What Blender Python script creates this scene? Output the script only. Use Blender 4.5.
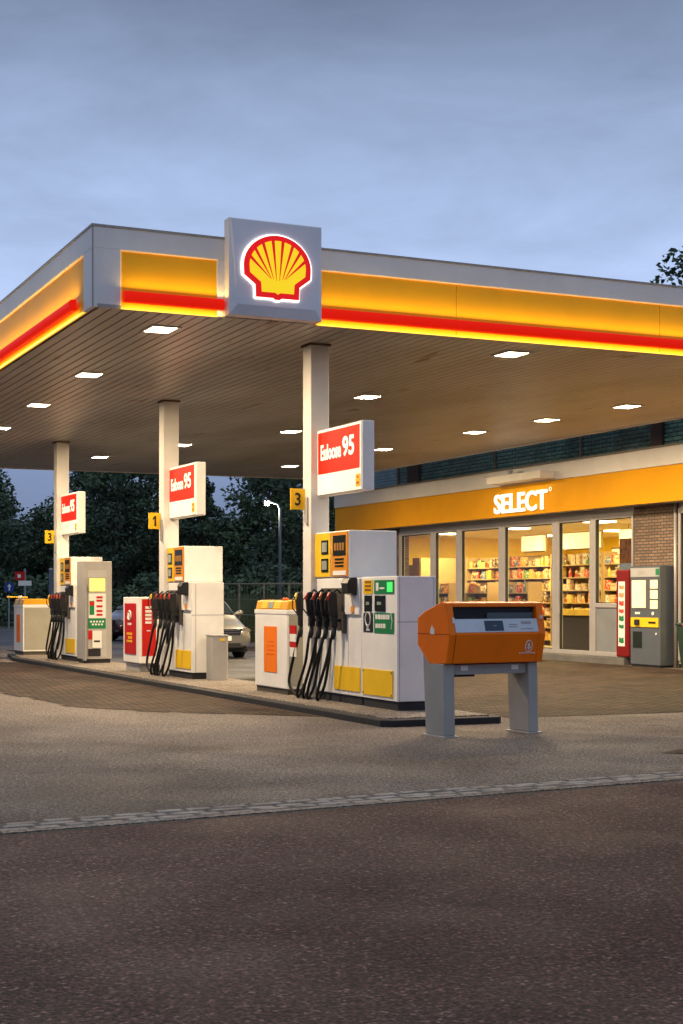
import bpy, bmesh, math, random
from mathutils import Vector, Matrix
R = math.radians
random.seed(7)
sc = bpy.context.scene
for o in list(bpy.data.objects): bpy.data.objects.remove(o)
COL = sc.collection

# ------------------------------------------------------------------ camera, world, sun, exposure
# world axes: x runs along the canopy front, y along the row of pumps, metres, ground at z = 0
cam = bpy.data.cameras.new('camera'); camo = bpy.data.objects.new('camera', cam); COL.objects.link(camo)
camo.location = (0, 0, 1.5); camo.rotation_euler = (R(90), 0, R(-24.69))
cam.sensor_width = 36; cam.lens = 52.5; cam.shift_y = 0.083; cam.clip_end = 3000; cam.clip_start = .1
sc.camera = camo
w = bpy.data.worlds.new('World'); sc.world = w; w.use_nodes = True
nt = w.node_tree; N = nt.nodes; L = nt.links; N.clear()
wout = N.new('ShaderNodeOutputWorld'); tc = N.new('ShaderNodeTexCoord')
sky = N.new('ShaderNodeTexSky'); sky.sky_type = 'NISHITA'; sky.sun_disc = False
sky.sun_elevation = R(1.0); sky.sun_rotation = R(215)
bsky = N.new('ShaderNodeBackground'); bsky.inputs[1].default_value = 0.05
L.new(sky.outputs[0], bsky.inputs[0])
sep = N.new('ShaderNodeSeparateXYZ'); L.new(tc.outputs['Generated'], sep.inputs[0])
mp = N.new('ShaderNodeMapping'); mp.inputs['Scale'].default_value = (1, 1, 3.2); mp.inputs['Rotation'].default_value = (R(10), R(14), R(20))
L.new(tc.outputs['Generated'], mp.inputs[0])
n1 = N.new('ShaderNodeTexNoise'); n1.inputs['Scale'].default_value = 4.2; n1.inputs['Detail'].default_value = 12; n1.inputs['Roughness'].default_value = .62; n1.inputs['Distortion'].default_value = .25
L.new(mp.outputs[0], n1.inputs['Vector'])
elev = N.new('ShaderNodeValToRGB'); e = elev.color_ramp
e.elements[0].position = 0.0; e.elements[0].color = (.075, .095, .155, 1)
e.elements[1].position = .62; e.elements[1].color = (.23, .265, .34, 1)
for p_, c_ in ((.085, (.115, .155, .25)), (.165, (.285, .362, .54)), (.22, (.25, .322, .48)), (.29, (.175, .228, .345)), (.375, (.093, .121, .186))):
    x = e.elements.new(p_); x.color = (*c_, 1)
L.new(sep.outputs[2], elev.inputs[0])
cr = N.new('ShaderNodeMapRange'); cr.inputs[1].default_value = .34; cr.inputs[2].default_value = .66; cr.inputs[3].default_value = .85; cr.inputs[4].default_value = 1.12
L.new(n1.outputs[0], cr.inputs[0])
mul = N.new('ShaderNodeMixRGB'); mul.blend_type = 'MULTIPLY'; mul.inputs[0].default_value = 1
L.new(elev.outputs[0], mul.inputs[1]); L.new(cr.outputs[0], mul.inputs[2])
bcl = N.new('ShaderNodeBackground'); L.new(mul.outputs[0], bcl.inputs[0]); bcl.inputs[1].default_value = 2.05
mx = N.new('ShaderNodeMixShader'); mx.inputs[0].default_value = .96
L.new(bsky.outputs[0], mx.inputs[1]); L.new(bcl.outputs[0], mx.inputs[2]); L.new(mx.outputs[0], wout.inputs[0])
sun = bpy.data.lights.new('sun', 'SUN'); suno = bpy.data.objects.new('sun', sun); COL.objects.link(suno)
sun.energy = .12; sun.angle = R(30); sun.color = (.8, .87, 1); suno.rotation_euler = (R(48), 0, R(-35))
vs = sc.view_settings; vs.view_transform = 'Standard'; vs.look = 'None'; vs.gamma = 1; vs.use_curve_mapping = False; vs.exposure = 0
sc.cycles.use_denoising = True
sc.cycles.max_bounces = 8; sc.cycles.transparent_max_bounces = 16; sc.cycles.sample_clamp_indirect = 6

# ------------------------------------------------------------------ materials
MATS = {}
def lin(h):
    h = h.lstrip('#'); c = [int(h[i:i+2], 16)/255 for i in (0, 2, 4)]
    return tuple((v/12.92 if v <= .04045 else ((v+.055)/1.055)**2.4) for v in c)
def M(name, color, rough=.5, metal=0, var=.12, scale=2.5, bump=0, bscale=40, emit=None, es=0, spec=None, coat=0):
    if name in MATS: return MATS[name]
    m = bpy.data.materials.new(name); m.use_nodes = True; nt = m.node_tree; n = nt.nodes; l = nt.links
    b = n['Principled BSDF']; b.inputs['Roughness'].default_value = rough; b.inputs['Metallic'].default_value = metal
    if spec is None and not metal and not coat: spec = .22
    if spec is not None: b.inputs['Specular IOR Level'].default_value = spec
    if coat: b.inputs['Coat Weight'].default_value = coat; b.inputs['Coat Roughness'].default_value = .08
    t = n.new('ShaderNodeTexCoord')
    ns = n.new('ShaderNodeTexNoise'); ns.inputs['Scale'].default_value = scale; ns.inputs['Detail'].default_value = 6; ns.inputs['Roughness'].default_value = .65
    l.new(t.outputs['Object'], ns.inputs['Vector'])
    r = n.new('ShaderNodeMapRange'); r.inputs[1].default_value = .3; r.inputs[2].default_value = .7; r.inputs[3].default_value = 1-var; r.inputs[4].default_value = 1+var*.6
    l.new(ns.outputs[0], r.inputs[0])
    mm = n.new('ShaderNodeMixRGB'); mm.blend_type = 'MULTIPLY'; mm.inputs[0].default_value = 1; mm.inputs[1].default_value = (*color, 1)
    l.new(r.outputs[0], mm.inputs[2]); l.new(mm.outputs[0], b.inputs['Base Color'])
    r2 = n.new('ShaderNodeMapRange'); r2.inputs[3].default_value = max(.02, rough-.1); r2.inputs[4].default_value = min(1, rough+.12)
    l.new(ns.outputs[0], r2.inputs[0]); l.new(r2.outputs[0], b.inputs['Roughness'])
    if bump:
        nb = n.new('ShaderNodeTexNoise'); nb.inputs['Scale'].default_value = bscale; nb.inputs['Detail'].default_value = 4
        l.new(t.outputs['Object'], nb.inputs['Vector']); bp = n.new('ShaderNodeBump'); bp.inputs['Strength'].default_value = bump; bp.inputs['Distance'].default_value = .01
        l.new(nb.outputs[0], bp.inputs['Height']); l.new(bp.outputs[0], b.inputs['Normal'])
    if emit: b.inputs['Emission Color'].default_value = (*emit, 1); b.inputs['Emission Strength'].default_value = es
    MATS[name] = m; return m

white = M('white_enamel', (.82, .80, .75), .38, var=.1, scale=1.7)
dirtyw = M('column_paint', (.70, .67, .62), .5, var=.14, scale=1.2)
fasw = M('fascia_sheet', (.76, .75, .73), .45, var=.12, scale=.9)
seamk = M('seam_dark', (.12, .12, .12), .7)
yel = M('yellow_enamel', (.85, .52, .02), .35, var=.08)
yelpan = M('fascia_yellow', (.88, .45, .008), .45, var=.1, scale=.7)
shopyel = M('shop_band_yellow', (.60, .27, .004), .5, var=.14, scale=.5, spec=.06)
orange = M('orange_enamel', (.95, .185, .003), .42, var=.1, scale=3, bump=.05)
posterorange = M('orange_print', (.9, .20, .01), .4, var=.06)
amber = M('amber_panel', (.62, .24, .015), .35, var=.15)
red = M('red_enamel', (.50, .012, .008), .35, var=.1)
signred = M('sign_red_lit', (.7, .012, .003), .5, emit=(1, .02, .002), es=.55, spec=.1)
signwhite = M('sign_white_lit', (.8, .76, .68), .4, emit=(1, .85, .62), es=.36)
txtwhite = M('letter_cream', (.85, .8, .7), .4, emit=(1, .85, .62), es=.6)
redlit = M('red_light_tube', (.4, .008, .004), .5, emit=(1, .014, .004), es=.62, spec=.05)
emred = M('emblem_red_lit', (.7, .01, .01), .3, emit=(.85, .008, .008), es=.62)
emyel = M('emblem_yellow_lit', (.9, .6, .01), .3, emit=(1, .68, .012), es=.75)
halo = M('halo_white_lamp', (.9, .9, .9), .3, emit=(1, .9, .8), es=2.2)
ledy = M('yellow_lamp_strip', (.9, .6, .1), .3, emit=(1, .60, .04), es=1.15)
rimglow = M('warm_rim_glow', (.9, .6, .3), .3, emit=(1, .62, .25), es=.4)  # no lamp: light leaking round the yellow panels, made as a glowing sliver
black = M('black_rubber', (.012, .012, .013), .45, var=.2)
blackp = M('black_plastic', (.025, .025, .027), .35, var=.2)
kerbk = M('kerb_black', (.035, .035, .037), .75, var=.3, bump=.3)
grey = M('grey_enamel', (.35, .335, .31), .45, var=.12)
greywarm = M('grey_cabinet', (.38, .36, .33), .45, var=.12)
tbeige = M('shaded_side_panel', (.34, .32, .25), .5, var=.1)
steelm = M('brushed_steel', (.5, .5, .5), .35, 1, var=.15)
galv = M('galvanised_pole', (.26, .28, .30), .5, .4, var=.2)
green = M('green_sticker', (.015, .20, .07), .4, var=.08)
greenl = M('green_display', (.05, .6, .1), .4, emit=(.1, 1, .2), es=.6)
paper = M('paper_white', (.78, .76, .70), .6, var=.06)
darkgl = M('dark_screen', (.02, .025, .025), .12, var=.1)
lcd = M('lcd_grey', (.30, .33, .28), .25, var=.15)
screeny = M('lit_screen_yellow', (.8, .7, .2), .3, emit=(1, .72, .16), es=.75)
screenw = M('lit_screen_warm', (.8, .7, .5), .3, var=.2, emit=(1, .66, .30), es=.6)
ceillamp = M('downlight_lamp', (1, .9, .7), .3, emit=(1, .83, .55), es=9)
alu = M('window_aluminium', (.42, .40, .39), .4, .3, var=.08)
alud = M('window_gasket', (.03, .03, .03), .6)
leafd = M('leaf_dark', (.07, .11, .07), .65, var=.4, scale=.5)
leafm = M('leaf_mid', (.10, .15, .08), .65, var=.4, scale=.5)
bark = M('bark', (.10, .085, .07), .9, var=.3, bump=.5)
gr_inner = M('shop_wall_yellow', (.82, .58, .05), .7, var=.08)
shopfloor = M('shop_floor_tile', (.42, .36, .28), .35, var=.12)
wood = M('shelf_cream', (.42, .28, .13), .5, var=.12)
counterm = M('counter_amber', (.72, .45, .06), .4, var=.1)
lampin = M('shop_lamp', (1, .9, .7), .3, emit=(1, .85, .55), es=8)
boxlit = M('lightbox_print', (.9, .8, .6), .4, var=.25, scale=7, emit=(1, .80, .42), es=.75)
silver = M('car_silver', (.17, .17, .165), .35, .4, var=.04, coat=.8)
cardark = M('car_dark_red', (.05, .015, .018), .3, .2, var=.04, coat=.8)
cargl = M('car_glass', (.02, .028, .035), .06, var=.05)
chrome = M('chrome', (.7, .7, .7), .15, 1)
lampglass = M('headlight_glass', (.30, .29, .27), .15, .5, var=.5, scale=18)

def window_glass():
    m = bpy.data.materials.new('window_glass'); m.use_nodes = True; nt = m.node_tree; n = nt.nodes; l = nt.links; n.clear()
    o = n.new('ShaderNodeOutputMaterial'); t = n.new('ShaderNodeBsdfTransparent'); g = n.new('ShaderNodeBsdfGlossy'); f = n.new('ShaderNodeLayerWeight'); mx = n.new('ShaderNodeMixShader')
    pw = n.new('ShaderNodeMath'); pw.operation = 'POWER'; pw.inputs[1].default_value = 4; ma = n.new('ShaderNodeMath'); ma.operation = 'MULTIPLY_ADD'; ma.inputs[1].default_value = .55; ma.inputs[2].default_value = .03
    l.new(f.outputs['Facing'], pw.inputs[0]); l.new(pw.outputs[0], ma.inputs[0])
    t.inputs[0].default_value = (.95, .97, .95, 1); g.inputs['Roughness'].default_value = .03
    l.new(ma.outputs[0], mx.inputs[0]); l.new(t.outputs[0], mx.inputs[1]); l.new(g.outputs[0], mx.inputs[2]); l.new(mx.outputs[0], o.inputs[0]); return m
glass = window_glass()

def surf(name, build):
    m = bpy.data.materials.new(name); m.use_nodes = True; nt = m.node_tree
    build(nt, nt.nodes, nt.links, nt.nodes['Principled BSDF']); return m
def noise(n, l, vec, s, d=5, r=.6, dist=0):
    a = n.new('ShaderNodeTexNoise'); a.inputs['Scale'].default_value = s; a.inputs['Detail'].default_value = d; a.inputs['Roughness'].default_value = r; a.inputs['Distortion'].default_value = dist
    l.new(vec, a.inputs['Vector']); return a.outputs[0]
def ramp(n, l, fac, stops):
    a = n.new('ShaderNodeValToRGB'); l.new(fac, a.inputs[0]); cr = a.color_ramp
    while len(cr.elements) < len(stops): cr.elements.new(.5)
    for i, (p, c) in enumerate(stops): cr.elements[i].position = p; cr.elements[i].color = (*c, 1) if len(c) == 3 else c
    return a.outputs[0]
def mixc(n, l, fac, a, b, mode='MIX'):
    x = n.new('ShaderNodeMixRGB'); x.blend_type = mode
    for i, v in ((0, fac), (1, a), (2, b)):
        if isinstance(v, (int, float)): x.inputs[i].default_value = v
        elif isinstance(v, tuple): x.inputs[i].default_value = (*v, 1)
        else: l.new(v, x.inputs[i])
    return x.outputs[0]
def asphalt(base, light, darkc, stain_lo=.42, stain_hi=.62, stainc=.6, agg=70, bumps=.5, wet=.0):
    def f(nt, n, l, b):
        tc = n.new('ShaderNodeTexCoord').outputs['Object']
        vor = n.new('ShaderNodeTexVoronoi'); vor.inputs['Scale'].default_value = agg; l.new(tc, vor.inputs['Vector'])
        sepc = n.new('ShaderNodeSeparateColor'); l.new(vor.outputs['Color'], sepc.inputs[0])
        chips = ramp(n, l, sepc.outputs[0], [(0, darkc), (.45, base), (.86, base), (.97, light)])
        fine = ramp(n, l, noise(n, l, tc, 52, 1, .5), [(.34, (.42,)*3), (.66, (1.62,)*3)])
        c = mixc(n, l, 1, chips, fine, 'MULTIPLY'); c = mixc(n, l, .8, c, ramp(n, l, noise(n, l, tc, 26, 1, .5), [(.34, (.55,)*3), (.66, (1.45,)*3)]), 'MULTIPLY')
        mid = ramp(n, l, noise(n, l, tc, 1.3, 7, .65, .6), [(.33, (.90,)*3), (.6, (1.05,)*3)])
        c = mixc(n, l, 1, c, mid, 'MULTIPLY')
        big = ramp(n, l, noise(n, l, tc, .33, 5, .6, 1.0), [(stain_lo, (stainc, stainc*.94, stainc*.88)), (stain_hi, (1.1,)*3)])
        c = mixc(n, l, 1, c, big, 'MULTIPLY'); sp_ = ramp(n, l, noise(n, l, tc, 1.9, 3, .5, .3), [(.66, (1, 1, 1)), (.71, (.62, .60, .58))]); c = mixc(n, l, 1, c, sp_, 'MULTIPLY'); l.new(c, b.inputs['Base Color'])
        rr = ramp(n, l, noise(n, l, tc, .8, 4), [(.3, (.62-wet,)*3), (.7, (.9-wet,)*3)]); l.new(rr, b.inputs['Roughness']); b.inputs['Specular IOR Level'].default_value = .28
        bp = n.new('ShaderNodeBump'); bp.inputs['Strength'].default_value = bumps; bp.inputs['Distance'].default_value = .012
        hh = n.new('ShaderNodeMath'); hh.operation = 'MULTIPLY_ADD'; hh.inputs[1].default_value = 2.2; l.new(noise(n, l, tc, 34, 5, .85), hh.inputs[0]); l.new(vor.outputs['Distance'], hh.inputs[2]); l.new(hh.outputs[0], bp.inputs['Height']); l.new(bp.outputs[0], b.inputs['Normal'])
    return f
m_road = surf('foreground_red_asphalt', asphalt((.094, .046, .039), (.22, .125, .11), (.034, .017, .015), .36, .6, .93, agg=55, bumps=1))
m_fore = surf('forecourt_asphalt', asphalt((.160, .135, .118), (.21, .185, .16), (.085, .074, .064), .36, .6, .80, agg=60, bumps=.8))
m_far = surf('far_asphalt', asphalt((.06, .063, .07), (.12, .12, .13), (.04, .04, .045), agg=40, wet=.2))
m_conc = surf('island_concrete', asphalt((.165, .143, .122), (.21, .185, .16), (.13, .112, .095), .4, .6, .75, agg=90, bumps=.2))
m_grass = surf('grass_ground', asphalt((.03, .045, .02), (.06, .08, .03), (.015, .025, .012), agg=12))
def brickf(c1, c2, mort, sx, bw, bh, mo, vertical=False, rot=0, stain=.6, rough=.8, bmp=.5):
    def f(nt, n, l, b):
        tc = n.new('ShaderNodeTexCoord').outputs['Object']
        mpn = n.new('ShaderNodeMapping'); mpn.inputs['Rotation'].default_value = (0, 0, rot)
        if vertical:
            s = n.new('ShaderNodeSeparateXYZ'); cb = n.new('ShaderNodeCombineXYZ'); l.new(tc, s.inputs[0]); l.new(s.outputs[1], cb.inputs[0]); l.new(s.outputs[2], cb.inputs[1]); l.new(cb.outputs[0], mpn.inputs[0])
        else: l.new(tc, mpn.inputs[0])
        br = n.new('ShaderNodeTexBrick'); br.inputs['Scale'].default_value = sx; br.inputs['Brick Width'].default_value = bw; br.inputs['Row Height'].default_value = bh; br.inputs['Mortar Size'].default_value = mo
        br.inputs['Color1'].default_value = (*c1, 1); br.inputs['Color2'].default_value = (*c2, 1); br.inputs['Mortar'].default_value = (*mort, 1); br.inputs['Bias'].default_value = 0
        l.new(mpn.outputs[0], br.inputs['Vector'])
        big = ramp(n, l, noise(n, l, tc, .45, 6, .65, .8), [(.35, (stain,)*3), (.62, (1.12,)*3)])
        fine = ramp(n, l, noise(n, l, tc, 30, 4), [(.3, (.75,)*3), (.7, (1.2,)*3)])
        c = mixc(n, l, 1, mixc(n, l, 1, br.outputs[0], big, 'MULTIPLY'), fine, 'MULTIPLY'); l.new(c, b.inputs['Base Color']); b.inputs['Roughness'].default_value = rough; b.inputs['Specular IOR Level'].default_value = .12 if not vertical else .5
        bp = n.new('ShaderNodeBump'); bp.inputs['Strength'].default_value = bmp; bp.inputs['Distance'].default_value = .008; bp.invert = True
        l.new(br.outputs['Fac'], bp.inputs['Height']); l.new(bp.outputs[0], b.inputs['Normal'])
    return f
m_pave = surf('clinker_pavers', brickf((.110, .070, .048), (.044, .030, .023), (.014, .010, .008), 1, .24, .12, .024, rot=R(8), stain=.5, bmp=1))
m_brick = surf('brown_brick', brickf((.25, .165, .11), (.15, .095, .065), (.06, .052, .045), 1, .21, .066, .012, vertical=True, stain=.85))
m_cler = surf('clerestory_glass_brick', brickf((.03, .11, .115), (.05, .16, .165), (.012, .02, .022), 1, .30, .09, .012, vertical=True, stain=.4, rough=.12, bmp=1))
def soff(nt, n, l, b):
    tc = n.new('ShaderNodeTexCoord').outputs['Object']
    mpn = n.new('ShaderNodeMapping'); mpn.inputs['Scale'].default_value = (1, .35, 1); l.new(tc, mpn.inputs[0])
    a = ramp(n, l, noise(n, l, mpn.outputs[0], .6, 6, .6, .3), [(.34, (.68, .64, .61)), (.6, (1.0,)*3)])
    rust = ramp(n, l, noise(n, l, mpn.outputs[0], 2.3, 6, .6, .6), [(.63, (1, 1, 1)), (.70, (.50, .34, .22))])
    c = mixc(n, l, 1, mixc(n, l, 1, (.47, .455, .435), a, 'MULTIPLY'), rust, 'MULTIPLY'); l.new(c, b.inputs['Base Color']); b.inputs['Roughness'].default_value = .38; b.inputs['Metallic'].default_value = .15
m_soff = surf('soffit_planks', soff)
def cob(nt, n, l, b):
    tc = n.new('ShaderNodeTexCoord').outputs['Object']
    v = n.new('ShaderNodeTexVoronoi'); v.inputs['Scale'].default_value = 7; l.new(tc, v.inputs['Vector'])
    sp = n.new('ShaderNodeSeparateColor'); l.new(v.outputs['Color'], sp.inputs[0])
    c = ramp(n, l, sp.outputs[0], [(0, (.17, .145, .12)), (.5, (.25, .215, .18)), (1, (.34, .30, .25))])
    c = mixc(n, l, 1, c, ramp(n, l, noise(n, l, tc, 60, 4), [(.3, (.7,)*3), (.7, (1.2,)*3)]), 'MULTIPLY'); l.new(c, b.inputs['Base Color']); b.inputs['Roughness'].default_value = .8
m_cob = surf('granite_setts', cob)
def pk(nt, n, l, b):
    # packet print: every object gets its own hue from a random value, with printed patches
    oi = n.new('ShaderNodeObjectInfo'); tc = n.new('ShaderNodeTexCoord').outputs['Object']
    c = ramp(n, l, oi.outputs['Random'], [(0, (.75, .70, .55)), (.2, (.6, .08, .04)), (.38, (.8, .55, .10)), (.52, (.82, .78, .66)), (.66, (.10, .07, .06)), (.8, (.75, .35, .08)), (1, (.12, .2, .32))])
    n_ = noise(n, l, tc, 14, 2); c = mixc(n, l, ramp(n, l, n_, [(.52, (0, 0, 0)), (.56, (1, 1, 1))]), c, (.75, .66, .45)); l.new(c, b.inputs['Base Color']); b.inputs['Roughness'].default_value = .4
PK = {}
for nm, c in dict(cream=(.55, .45, .28), red=(.6, .06, .03), yellow=(.7, .42, .04), white=(.66, .60, .50), brown=(.16, .08, .04), orange=(.8, .32, .05), blue=(.10, .18, .34), green=(.10, .26, .09)).items():
    def f(nt, n, l, b, c=c):
        tc = n.new('ShaderNodeTexCoord').outputs['Object']
        l.new(mixc(n, l, ramp(n, l, noise(n, l, tc, 13, 2), [(.53, (0, 0, 0)), (.56, (1, 1, 1))]), c, (.6, .5, .3) if nm not in ('white', 'cream') else (.5, .2, .08)), b.inputs['Base Color']); b.inputs['Roughness'].default_value = .4
    PK[nm] = surf('packet_'+nm, f)

# ------------------------------------------------------------------ helpers
def tag(o, label=None, cat=None, group=None, kind=None):
    if label: o['label'] = label
    if cat: o['category'] = cat
    if group: o['group'] = group
    if kind: o['kind'] = kind
    return o
def thing(name, loc, label, cat, group=None, rz=0):
    o = bpy.data.objects.new(name, None); o.empty_display_size = .2; COL.objects.link(o); o.location = loc; o.rotation_euler.z = rz
    return tag(o, label, cat, group)
def origin(o):
    v = Vector((0, 0, 0))
    while o is not None: v += Vector(o.location); o = o.parent
    return v
class MB:
    def __init__(s, T=None): s.v = []; s.f = []; s.m = []; s.T = T
    def face(s, pts, m=0):
        k = len(s.v); s.v += [tuple(p) for p in pts]; s.f.append(tuple(range(k, k+len(pts)))); s.m.append(m); return s
    def box(s, x0, x1, y0, y1, z0, z1, m=0):
        k = len(s.v); s.v += [(x, y, z) for z in (z0, z1) for y in (y0, y1) for x in (x0, x1)]
        for q in ((0, 2, 3, 1), (4, 5, 7, 6), (0, 1, 5, 4), (2, 6, 7, 3), (0, 4, 6, 2), (1, 3, 7, 5)): s.f.append(tuple(k+i for i in q)); s.m.append(m)
        return s
    def prism(s, poly, ax, a, b, m=0):
        # poly: 2D points in the plane perpendicular to ax (x: (y,z), y: (x,z), z: (x,y)), extruded from a to b
        k = len(s.v); n = len(poly)
        for t in (a, b):
            for p, q in poly: s.v.append((t, p, q) if ax == 'x' else (p, t, q) if ax == 'y' else (p, q, t))
        s.f.append(tuple(k+i for i in range(n))[::-1]); s.m.append(m); s.f.append(tuple(k+n+i for i in range(n))); s.m.append(m)
        for i in range(n): j = (i+1) % n; s.f.append((k+i, k+j, k+n+j, k+n+i)); s.m.append(m)
        return s
    def tube(s, pts, r, n=8, m=0, cap=True):
        pts = [Vector(p) for p in pts]; rs = r if isinstance(r, (list, tuple)) else [r]*len(pts); k0 = len(s.v); up = Vector((0, 0, 1))
        prev = None
        for i, p in enumerate(pts):
            d = (pts[min(i+1, len(pts)-1)]-pts[max(i-1, 0)]).normalized()
            a = d.cross(up if abs(d.z) < .95 else Vector((1, 0, 0))).normalized()
            if prev is not None:
                a = (prev - d*prev.dot(d)).normalized()
            prev = a; b = d.cross(a)
            for q in range(n):
                t = 2*math.pi*q/n; s.v.append(tuple(p+(a*math.cos(t)+b*math.sin(t))*rs[i]))
        for i in range(len(pts)-1):
            for q in range(n): k = k0+i*n; s.f.append((k+q, k+(q+1) % n, k+n+(q+1) % n, k+n+q)); s.m.append(m)
        if cap:
            s.f.append(tuple(k0+q for q in range(n))[::-1]); s.m.append(m); k = k0+(len(pts)-1)*n; s.f.append(tuple(k+q for q in range(n))); s.m.append(m)
        return s
    def build(s, name, mats, parent=None, bevel=0, smooth=False, seg=2):
        me = bpy.data.meshes.new(name); o0 = origin(parent) if parent is not None else Vector((0, 0, 0))
        if parent is None and s.v:
            lo = Vector([min(v[i] for v in s.v) for i in range(3)]); hi = Vector([max(v[i] for v in s.v) for i in range(3)]); o0 = Vector(((lo.x+hi.x)/2, (lo.y+hi.y)/2, lo.z))
        me.from_pydata([tuple(Vector(v)-o0) for v in s.v], [], s.f)
        if not isinstance(mats, (list, tuple)): mats = [mats]
        for m in mats: me.materials.append(m)
        if len(mats) > 1: me.polygons.foreach_set('material_index', s.m)
        bm = bmesh.new(); bm.from_mesh(me); bmesh.ops.recalc_face_normals(bm, faces=bm.faces[:]); bm.to_mesh(me); bm.free()
        if smooth:
            for p in me.polygons: p.use_smooth = True
        me.update()
        o = bpy.data.objects.new(name, me); COL.objects.link(o)
        if parent is not None: o.parent = parent
        else: o.location = o0
        if bevel:
            b = o.modifiers.new('bevel', 'BEVEL'); b.width = bevel; b.segments = seg; b.limit_method = 'ANGLE'; b.angle_limit = R(40)
        return o
def B(*a, **k): return MB().box(*a, **k)
def copy_tree(o, parent=None):
    c = o.copy(); COL.objects.link(c)
    if parent is not None: c.parent = parent
    for ch in list(o.children): copy_tree(ch, c)
    return c
def textmb(s, face, at, wd, ht, depth=.004, bold=.0, weight=1):
    """lettering fitted to wd x ht; face '-x' or '-y' is the way it looks; at = world point of its left bottom corner"""
    cu = bpy.data.curves.new('t', 'FONT'); cu.body = s; cu.size = 1; cu.offset = bold; cu.extrude = .5; cu.resolution_u = 3
    ob = bpy.data.objects.new('t', cu); COL.objects.link(ob); bpy.context.view_layer.update()
    me = bpy.data.meshes.new_from_object(ob.evaluated_get(bpy.context.evaluated_depsgraph_get()))
    vs_ = [v.co.copy() for v in me.vertices]; x0 = min(v.x for v in vs_); x1 = max(v.x for v in vs_); y0 = min(v.y for v in vs_); y1 = max(v.y for v in vs_)
    mb = MB(); ax, ay, az = at
    for v in vs_:
        a = (v.x-x0)/(x1-x0)*wd; b = (v.y-y0)/(y1-y0)*ht; dd = (v.z+.5)*depth
        mb.v.append((ax-dd, ay-a, az+b) if face == '-x' else (ax+a, ay-dd, az+b))
    mb.f = [tuple(p.vertices) for p in me.polygons]; mb.m = [0]*len(mb.f)
    bpy.data.objects.remove(ob); bpy.data.curves.remove(cu); bpy.data.meshes.remove(me); return mb
def area(name, loc, sx, sy, power, color, rot=(0, 0, 0), parent=None):
    la = bpy.data.lights.new(name, 'AREA'); la.shape = 'RECTANGLE'; la.size = sx; la.size_y = sy; la.energy = power; la.color = color
    o = bpy.data.objects.new(name, la); COL.objects.link(o); o.rotation_euler = rot
    if parent is not None: o.parent = parent; o.location = Vector(loc)-origin(parent)
    else: o.location = loc
    return o

# ------------------------------------------------------------------ the ground
def sheet(name, poly, z, mat):
    mb = MB(); mb.face([(a, b, z) for a, b in poly]); return tag(mb.build(name, mat), kind='structure')
sheet('ground', [(-600, -200), (800, -200), (800, 1200), (-600, 1200)], 0, m_grass)
gl = lambda u: 9.24+.088*u
gh = lambda u: 9.72+.088*u
sheet('foreground_road', [(-30, -20), (60, -20), (60, gl(60)-.03), (-30, gl(-30)-.03)], .004, m_road)
sheet('forecourt', [(-30, gh(-30)+.02), (60, gh(60)+.02), (60, 46), (-30, 46)], .006, m_fore)
sheet('far_road', [(-60, 46), (80, 46), (80, 74), (-60, 66)], .008, m_far)
sheet('far_kerb', [(-60, 66), (80, 74), (80, 74.3), (-60, 66.3)], .06, m_conc)
sheet('paved_area', [(9.6, 15.9), (19.2, 15.2), (19.2, 42.0), (8.9, 42.0), (8.9, 38), (9.6, 37.5)], .011, m_pave)
def ragged(poly, step, amp, seed):
    rnd = random.Random(seed); out = []
    for i in range(len(poly)-1):
        a, b = Vector(poly[i]), Vector(poly[i+1]); n = max(1, int((b-a).length/step)); nr = Vector((-(b-a).y, (b-a).x)).normalized(); off = 0
        for k in range(n):
            p = a.lerp(b, k/n); out.append(tuple(p+nr*off)); 
            if k and rnd.random() < .6: off = rnd.uniform(-amp, amp); out.append(tuple(p+nr*off))
    return out
sheet('paved_strip', [(7.54, 17.0), (7.54, 34), (6.0, 35.5), (4.9, 30)]+ragged([(4.9, 24), (5.2, 19.8), (6.2, 18.3), (7.3, 17.1)], .24, .11, 2), .011, m_pave)
mb = MB()
pp = [(9.1, 11.35), (10.2, 11.2), (12.5, 11.5), (12.5, 12.2), (10.4, 12.25), (9.3, 12.0), (8.75, 11.7)]
mb.face([(a, b, .012) for a, b in pp]); tag(mb.build('tar_patch', m_pave), kind='structure')
sheet('service_lane', [(9.4, 25.5), (12.5, 25), (15.5, 42.2), (9.4, 42.2)], .016, m_far)
# gutter of granite setts with its flat kerb stones
mb = MB(); cth, sth = math.cos(R(5.03)), math.sin(R(5.03))
def gp(s, w_): return (s*cth - w_*sth, 9.24+s*sth + w_*cth)
for row in range(3):
    s_ = -6+random.random()*.2; w0 = .115+row*.122
    while s_ < 17:
        ln = random.uniform(.19, .30); a = .013; h = random.uniform(.008, .016); j = random.uniform(-.004, .004)
        q = [gp(s_+a, w0+a+j), gp(s_+ln-a, w0+a+j+random.uniform(-.003, .003)), gp(s_+ln-a, w0+.122-a+j), gp(s_+a, w0+.122-a+j)]
        c = (sum(p[0] for p in q)/4, sum(p[1] for p in q)/4)
        t = [(c[0]+(p[0]-c[0])*.86, c[1]+(p[1]-c[1])*.80) for p in q]
        k = len(mb.v); mb.v += [(p[0], p[1], .0) for p in q]+[(p[0], p[1], h) for p in t]
        for f in ((4, 5, 6, 7), (0, 1, 5, 4), (1, 2, 6, 5), (2, 3, 7, 6), (3, 0, 4, 7)): mb.f.append(tuple(k+i for i in f)); mb.m.append(0)
        s_ += ln
s_ = -6
while s_ < 17:
    q = [gp(s_+.004, .02), gp(s_+.996, .02), gp(s_+.996, .11), gp(s_+.004, .11)]
    mb.prism([(p[0], p[1]) for p in q], 'z', 0, .012, 1); s_ += 1
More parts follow.
